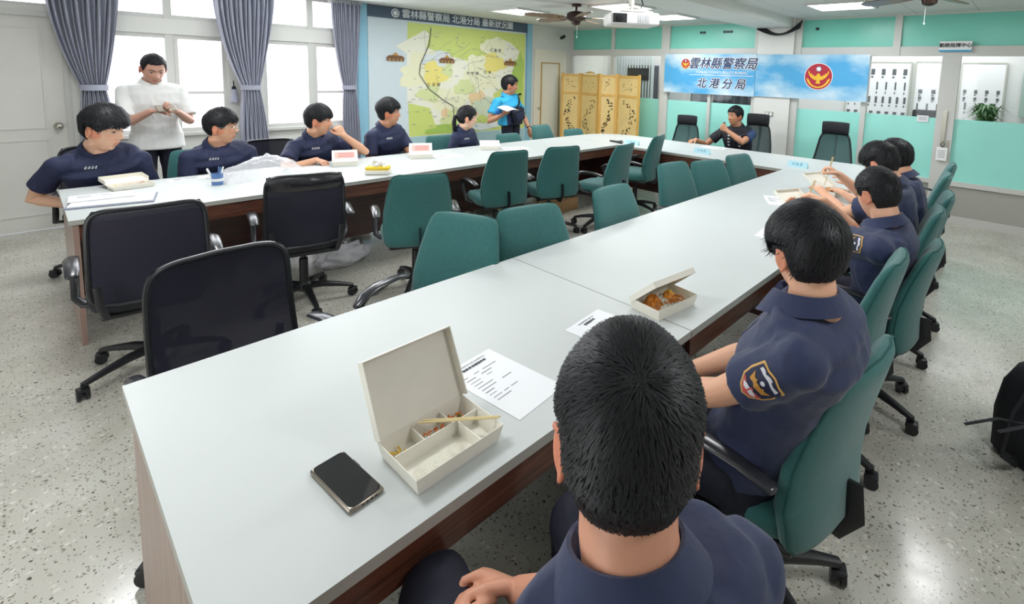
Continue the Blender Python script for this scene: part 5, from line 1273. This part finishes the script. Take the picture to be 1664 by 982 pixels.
# ================================================================ THINGS ON THE TABLES
def meal_box(x, y, rz, label, lid=105, food='full', w_=.235, d_=.165, h=.045, print_=False, open_=True, group='paper meal boxes'):
    """paperboard lunch box; local x along the hinge, hinge at +y"""
    e = empty('meal_box', (x, y, TT), rz, label=label, cat='meal box', group=group); t = .0025; hw, hd = w_/2, d_/2; fl = .012
    b = MB(); o_ = [(-hw, -hd), (hw, -hd), (hw, hd), (-hw, hd)]; i_ = [(p[0]*.93, p[1]*.91) for p in o_]
    def ring(k, z): return [Vector((p[0]*k[0], p[1]*k[1], z)) for p in o_]
    b.rings([ring((.92, .90), .001), ring((1, 1), h), ring((.985, .98), h), ring((.905, .88), .004)], 0); b.build('tray', mCard, e)
    if food in ('eaten',):
        b = MB()
        for p, q in (((-hw*.93, .015, .004), (hw*.95, .018, h-.006)), ((-.035, .018, .004), (-.032, hd*.9, h-.010)), ((.045, .018, .004), (.048, hd*.9, h-.010)), ((.055, -hd*.92, .004), (.058, .015, h-.008))): b.b2(p, q)
        b.build('dividers', mCardIn, e)
    lm = MB(); lm.xf = Matrix.Translation((0, hd, h)) @ rotm('X', math.radians(180-lid)*-1 if 0 else 0)
    A = math.radians(lid)
    # lid panel: starts at the hinge; lid angle measured from closed
    lm.xf = Matrix.Translation((0, hd, h)) @ rotm('X', -A)
    lm.b2((-hw*1.02, -d_*1.04, 0), (hw*1.02, 0, t))
    k = .026 if food == 'eaten' else .02
    lm.b2((-hw*1.02, -d_*1.04, -k), (-hw*1.02+t, 0, 0)); lm.b2((hw*1.02-t, -d_*1.04, -k), (hw*1.02, 0, 0)); lm.b2((-hw*1.02, -d_*1.04, -k), (hw*1.02, -d_*1.04+t, 0))
    lo = lm.build('lid', mCard, e)
    if print_:
        g_ = MB(); g_.xf = lm.xf; g_.b2((-hw*.8, -d_*.85, t), (hw*.8, -d_*.3, t+.001)); g_.build('lid_print', mat('pale_red_print', '#d9a79c', .6), lo)
        g_ = MB(); g_.xf = lm.xf
        for q in range(3): g_.b2((-hw*.7, -d_*(.75-.15*q), t+.001), (hw*.5, -d_*(.72-.15*q), t+.002))
        g_.build('print_lines', mRed, lo)
    rr = random.Random(int(x*100))
    def strips(n_, cx, cy, sx, sy, m, nm, z=.01, L=.022, r=.0022):
        b = MB()
        for i in range(n_):
            a = rr.uniform(0, 6.3); px, py = cx+rr.uniform(-sx, sx), cy+rr.uniform(-sy, sy); zz = z+rr.uniform(0, .006)
            d = Vector((math.cos(a), math.sin(a), rr.uniform(-.2, .3)))*L*rr.uniform(.5, 1)/2; b.tube([Vector((px, py, zz))-d, Vector((px, py, zz+.002)), Vector((px, py, zz))+d], [r, r*1.2, r], 6)
        b.build(nm, m, e, smooth=True, kind='stuff')
    def heap(cx, cy, rx, ry, rz_, m, nm):
        b = MB()
        def f(u, v):
            a = 2*PI*u; q = 1-v; X_, Y_ = rx*v*math.cos(a), ry*v*math.sin(a); return Vector((cx+X_, cy+Y_, .006+rz_*(1-v**2)*(1+.5*noise.noise(Vector((X_*70, Y_*70, cx*9))))))
        b.grid(f, 28, 10); b.build(nm, m, e, smooth='all', kind='stuff')
    if food == 'eaten':
        strips(14, .075, .048, .018, .016, mCarrot, 'carrot_strips', .012); strips(10, .005, .045, .03, .018, mCarrot, 'carrot_strips', .012); strips(7, -.075, .045, .025, .018, mEgg, 'egg_strips', .01)
        heap(-.045, -.035, .05, .03, .010, mRice, 'rice'); heap(.02, -.03, .02, .02, .008, mRice, 'rice'); heap(.088, .05, .010, .010, .016, mLeaf, 'greens')
        heap(.085, -.03, .02, .03, .004, mCardIn, 'sauce')
    elif food == 'full':
        heap(.0, .0, w_*.42, d_*.40, .030, mRice, 'rice'); heap(-.05, .01, .05, .05, .045, mFried, 'fried_meat'); heap(.03, .0, .05, .045, .043, mat('orange_cutlet', '#d98d2c', .45, var=.4, vscale=70, bump=.7, bscale=80), 'cutlet')
        heap(.065, .02, .035, .03, .040, mEgg, 'egg'); strips(16, .03, -.04, .05, .02, mFried, 'noodles', .032, .04, .002)
    return e
box1 = meal_box(.630, .976, math.radians(1), 'large open cream meal box with divided tray of leftovers at the near end', lid=117, food='eaten', w_=.24, d_=.172)
e = empty('chopsticks', (0, 0, 0), label='pair of wooden chopsticks resting across the open meal box', cat='chopsticks')
for k in (0, .012):
    MB().tube([(.605+k, 1.040, TT+.050), (.755+k*.5, .915, TT+.050)], [.0028, .0022], 8).build('stick', mBamboo, e)
meal_box(1.665, 1.01, math.radians(-7), 'open meal box full of fried food and rice beyond the table seam', lid=40, w_=.24, d_=.15)
meal_box(3.50, 1.03, math.radians(-25), 'open meal box in front of the crew cut officer', lid=150, w_=.22, d_=.16)
meal_box(4.35, 1.11, math.radians(-20), 'open meal box in front of the officer leaning forward', lid=150, w_=.22, d_=.16)
meal_box(.50, 4.72, math.radians(10), 'flat open meal box in front of the officer at the left end', lid=174, food='eaten', w_=.24, d_=.13, h=.03)
meal_box(1.98, 4.66, math.radians(158), 'half open meal box in front of the officer with hand to chin', lid=30, w_=.21, d_=.16, print_=True)
meal_box(2.72, 4.60, math.radians(150), 'meal box with reddish print on its raised lid before the undercut officer', lid=32, w_=.22, d_=.17, print_=True)
meal_box(3.62, 4.62, math.radians(145), 'open meal box in front of the ponytailed officer', lid=18, w_=.22, d_=.15)
# chopsticks in hands
def sticks(a, b_, label):
    e = empty('chopsticks', (0, 0, 0), label=label, cat='chopsticks')
    for k in (-.005, .005): MB().tube([Vector(a)+Vector((k, k, 0)), Vector(b_)+Vector((k*.3, 0, 0))], [.003, .002], 8).build('stick', mBamboo, e)
sticks((3.10, .90, 1.08), (3.30, 1.02, .84), 'chopsticks held by the crew cut officer over his meal')
sticks((3.88, 1.02, 1.12), (4.02, 1.10, .88), 'chopsticks held upright by the officer leaning forward')

def paper(x, y, rz, w_, h_, label, rows=9, title=None, z=TT, curl=0):
    e = empty('paper_sheet', (x, y, z+.0008), rz, label=label, cat='paper')
    MB().rbox((0, 0, 0), (w_, h_, .0012), .0005, 1).build('sheet', mPaper, e); g_ = MB(); rr = random.Random(int(x*77))
    if title:
        text_into(g_, title[0], (0, h_*.44, .0010), (1, 0, 0), (0, 1, 0), w_*.045, 0, 0); text_into(g_, title[1], (0, h_*.385, .0010), (1, 0, 0), (0, 1, 0), w_*.062, .0003, 0)
    for k in range(rows):
        yy = h_*(.28-.05*k); x0_ = -w_*.38
        for q in range(rr.randint(1, 3)):
            L_ = rr.uniform(.08, .3)*w_; g_.box((x0_+L_/2, yy, .0010), (L_, h_*.009, .0002), 1); x0_ += L_+rr.uniform(.05, .15)*w_
            if x0_ > w_*.2: break
    g_.build('printed_text', [mInk, mInkL], e); return e
e = paper(.907, 1.085, math.radians(6), .19, .315, 'white printed agenda sheet beside the large open meal box', 10, ('雲林縣警察局北港分局實習學生', '座談會會議程序表'))
paper(1.37, 1.02, math.radians(6), .21, .297, 'white sheet partly hidden behind the nearest officer head', 4, ('雲林縣警察局北港分局', '會議程序表'))
paper(2.93, 1.06, math.radians(6), .20, .16, 'small white sheet left of the second officer head')
paper(3.80, 1.34, math.radians(-60), .21, .297, 'white sheet between the seam-side papers and the crew cut officer')
paper(.87, 4.82, math.radians(5), .30, .10, 'white sheet left of the blue pen cup')
paper(1.66, 4.62, math.radians(12), .297, .21, 'white sheet under the forearm of the officer touching his chin')
paper(2.98, 4.50, math.radians(-10), .297, .21, 'white sheet right of the printed meal box')
paper(3.90, 4.50, math.radians(-20), .297, .21, 'white sheet right of the ponytailed officer box')
paper(6.02, 3.02, math.radians(95), .297, .21, 'white sheet in front of the man with the microphone')
e = empty('document_folder', (.37, 4.33, TT), math.radians(-12), label='grey blue edged document folder at the near end of the window-side table', cat='folder')
MB().rbox((0, 0, .004), (.42, .28, .006), .002, 1).build('folder_cover', mat('folder_edge', '#7f8796', .5), e); MB().rbox((.0, .01, .009), (.40, .25, .004), .001, 1).build('folder_pages', mPaper, e)
b = MB()
for k in range(6): b.box((.02, -.08+.03*k, .0112), (.28, .004, .0004))
b.build('printed_lines', mInkL, e)
e = paper(.33, 4.47, math.radians(-4), .32, .20, 'loose white sheet lying on the document folder', 5, z=TT+.013)
# phone at the near end
A_, B2 = Vector((.461, 1.131, 0)), Vector((.384, 1.12, 0)); C2 = Vector((.473, .961, 0)); D2 = Vector((.401, .948, 0))
cx = (A_+B2+C2+D2)/4; up_ = ((A_+B2)-(C2+D2)); ang = math.atan2(up_.y, up_.x)-PI/2
e = empty('smartphone', (cx.x, cx.y, TT), ang, label='black smartphone lying on the near end of the table', cat='phone')
MB().rbox((0, 0, .006), (.080, .172, .012), .0055, 3).build('phone_case', mPhoneRim, e, smooth=True)
ot = [(sx*(.036-.012)+.012*math.cos(a), sy*(.082-.012)+.012*math.sin(a)) for sx, sy, a0 in ((1, 1, 0), (-1, 1, PI/2), (-1, -1, PI), (1, -1, 1.5*PI)) for a in [a0+PI/2*k/5 for k in range(6)]]
MB().prism(ot, (0, 0, .0118), (1, 0, 0), (0, 1, 0), .0012).build('screen', mScreen, e)
b = MB()
for k in (-.01, 0, .01, .02): b.box((k, -.0862, .006), (.005, .001, .003))
b.rbox((.0405, .03, .0065), (.002, .03, .004), .001); b.build('buttons_and_ports', mBlack, e)
# tissue pack
e = empty('tissue_pack', (2.02, 4.10, TT), math.radians(-38), label='yellow and white tissue pack on the window-side table', cat='tissue pack')
MB().rbox((0, 0, .022), (.20, .11, .044), .016, 3).build('pack_body', mCard, e, smooth=True); MB().rbox((0, 0, .052), (.195, .105, .036), .016, 3).build('yellow_wrap', mYellow, e, smooth=True)
b = MB(); b.grid(lambda i, j: Vector(((i-.5)*.13+.02*math.sin(j*7), (j-.5)*.06+.012*math.sin(i*11), .068+.055*math.sin(PI*i)*math.sin(PI*j)+.008*math.sin(i*19+j*13))), 18, 10); o = b.build('tissue', mTissue, e, smooth='all'); o.modifiers.new('t', 'SOLIDIFY').thickness = .0015
# pen cup
e = empty('pen_cup', (.955, 4.46, TT), .2, label='blue pen cup holding white pens on the window-side table', cat='cup')
b = MB().lathe([(.036, 0), (.038, .085), (.035, .085), (.033, .006), (0.001, .006)], n=28); b.build('cup_body', mCupBlue, e, smooth=True)
MB().lathe([(.0385, .03), (.039, .05)], n=28).build('cup_stripe', mWhite, e, smooth=True)
for k, (a, t, r_) in enumerate(((0.3, .35, .006), (2.6, .4, .006), (3.0, .45, .005), (5.2, .15, .005), (.9, .3, .004))):
    d = Vector((math.cos(a)*t, math.sin(a)*t, 1)).normalized(); p = Vector((math.cos(a)*.012, math.sin(a)*.012, .01)); pen = MB().cyl(p, p+d*.125, r_, r_*.9, 10).build('pen', mWhite if k < 3 else mCupBlue, e, smooth=True)
# clear plastic bag
e = empty('plastic_bag', (1.28, 4.62, TT), .15, label='crumpled clear plastic bag lying before the officer with glasses', cat='plastic bag')
b = MB()
def fb(u, v):
    X_ = (u-.5)*.62; Y_ = (v-.5)*.40; h_ = .15*max(0, math.sin(PI*u))**.6*max(0, math.sin(PI*v))**.5*(.55+.45*u)
    q = noise.noise(Vector((u*5, v*5, 0)))*.5+noise.noise(Vector((u*11, v*11, 3)))*.3
    return Vector((X_+.03*q, Y_+.03*q, .002+max(0, 1.25*h_*(1+.5*q)+.006*noise.noise(Vector((u*30, v*30, 1))))))
b.grid(fb, 60, 46); b.build('film', mFilm, e, smooth='all'); 
# name cards, remote
for x_, y_, a_, lb in ((5.34, 3.84, 6, 'pale blue name card left of the speaking man'), (5.44, 2.88, 0, 'pale blue name card in front of the speaking man'), (5.43, 1.76, -4, 'pale blue name card before the empty chair under the red emblem')):
    e = empty('name_card', (x_, y_, TT), math.radians(a_), label=lb, cat='name card', group='standing name cards')
    MB().prism([(-.035, 0), (.035, 0), (0, .065)], (0, -.1, 0), (1, 0, 0), (0, 0, 1), -.2).build('folded_card', mNameCard, e)
    g_ = MB(); text_into(g_, '分 局 長', (-.0185, 0, .033), (0, -1, 0), Vector((.035, 0, .065)).normalized(), .032, 0); g_.build('writing', mBlueInk, e)
e = empty('wireless_microphone', (5.30, 4.07, TT), math.radians(-100), label='dark microphone lying on the head table left of the name card', cat='microphone')
MB().tube([(-.12, 0, .014), (0, 0, .017), (.07, 0, .02)], [.011, .013, .017], 14, round_=True).build('handle', mBlack, e, smooth=True); MB().ell((.095, 0, .024), (.03, .024, .024)).build('grille', mat('mic_grille', '#55565a'), e, smooth=True)
# backpack on the floor at the right
e = empty('backpack', (2.92, -.22, 0), math.radians(75), label='black backpack with loose straps on the floor at the right edge', cat='backpack')
b = MB(); R = []
for z, k in ((.0, .85), (.03, 1.0), (.2, 1.03), (.34, .95), (.42, .75), (.46, .4)):
    R.append([Vector((.20*k*math.copysign(abs(math.cos(a))**.7, math.cos(a))+.02*noise.noise(Vector((a, z*9, 0))), .13*k*math.copysign(abs(math.sin(a))**.7, math.sin(a)), z)) for a in [2*PI*i/30 for i in range(30)]])
b.rings(R); b.build('bag_body', mBlackFab, e, smooth='all'); MB().rbox((0, -.14, .16), (.26, .06, .22), .03, 3).build('front_pocket', mBlackFab, e, smooth=True)
for pts in ([(-.06, .13, .40), (-.08, .26, .34), (-.09, .30, .14), (-.08, .16, .05)], [(.07, .13, .40), (.09, .24, .30), (.10, .27, .12), (.08, .15, .04)]):
    MB().tube(pts, [(.022, .005)]*4, 8, hint=(1, 0, 0)).build('shoulder_strap', mBlackFab, e, smooth=True)
for pts in ([(-.06, .2, .30), (.0, .30, .33), (.08, .44, .30)], [(.05, .2, .26), (.12, .30, .28), (.2, .40, .24)]):
    MB().tube(pts, [(.009, .002)]*3, 6).build('loose_strap', mBlackFab, e, smooth=True)
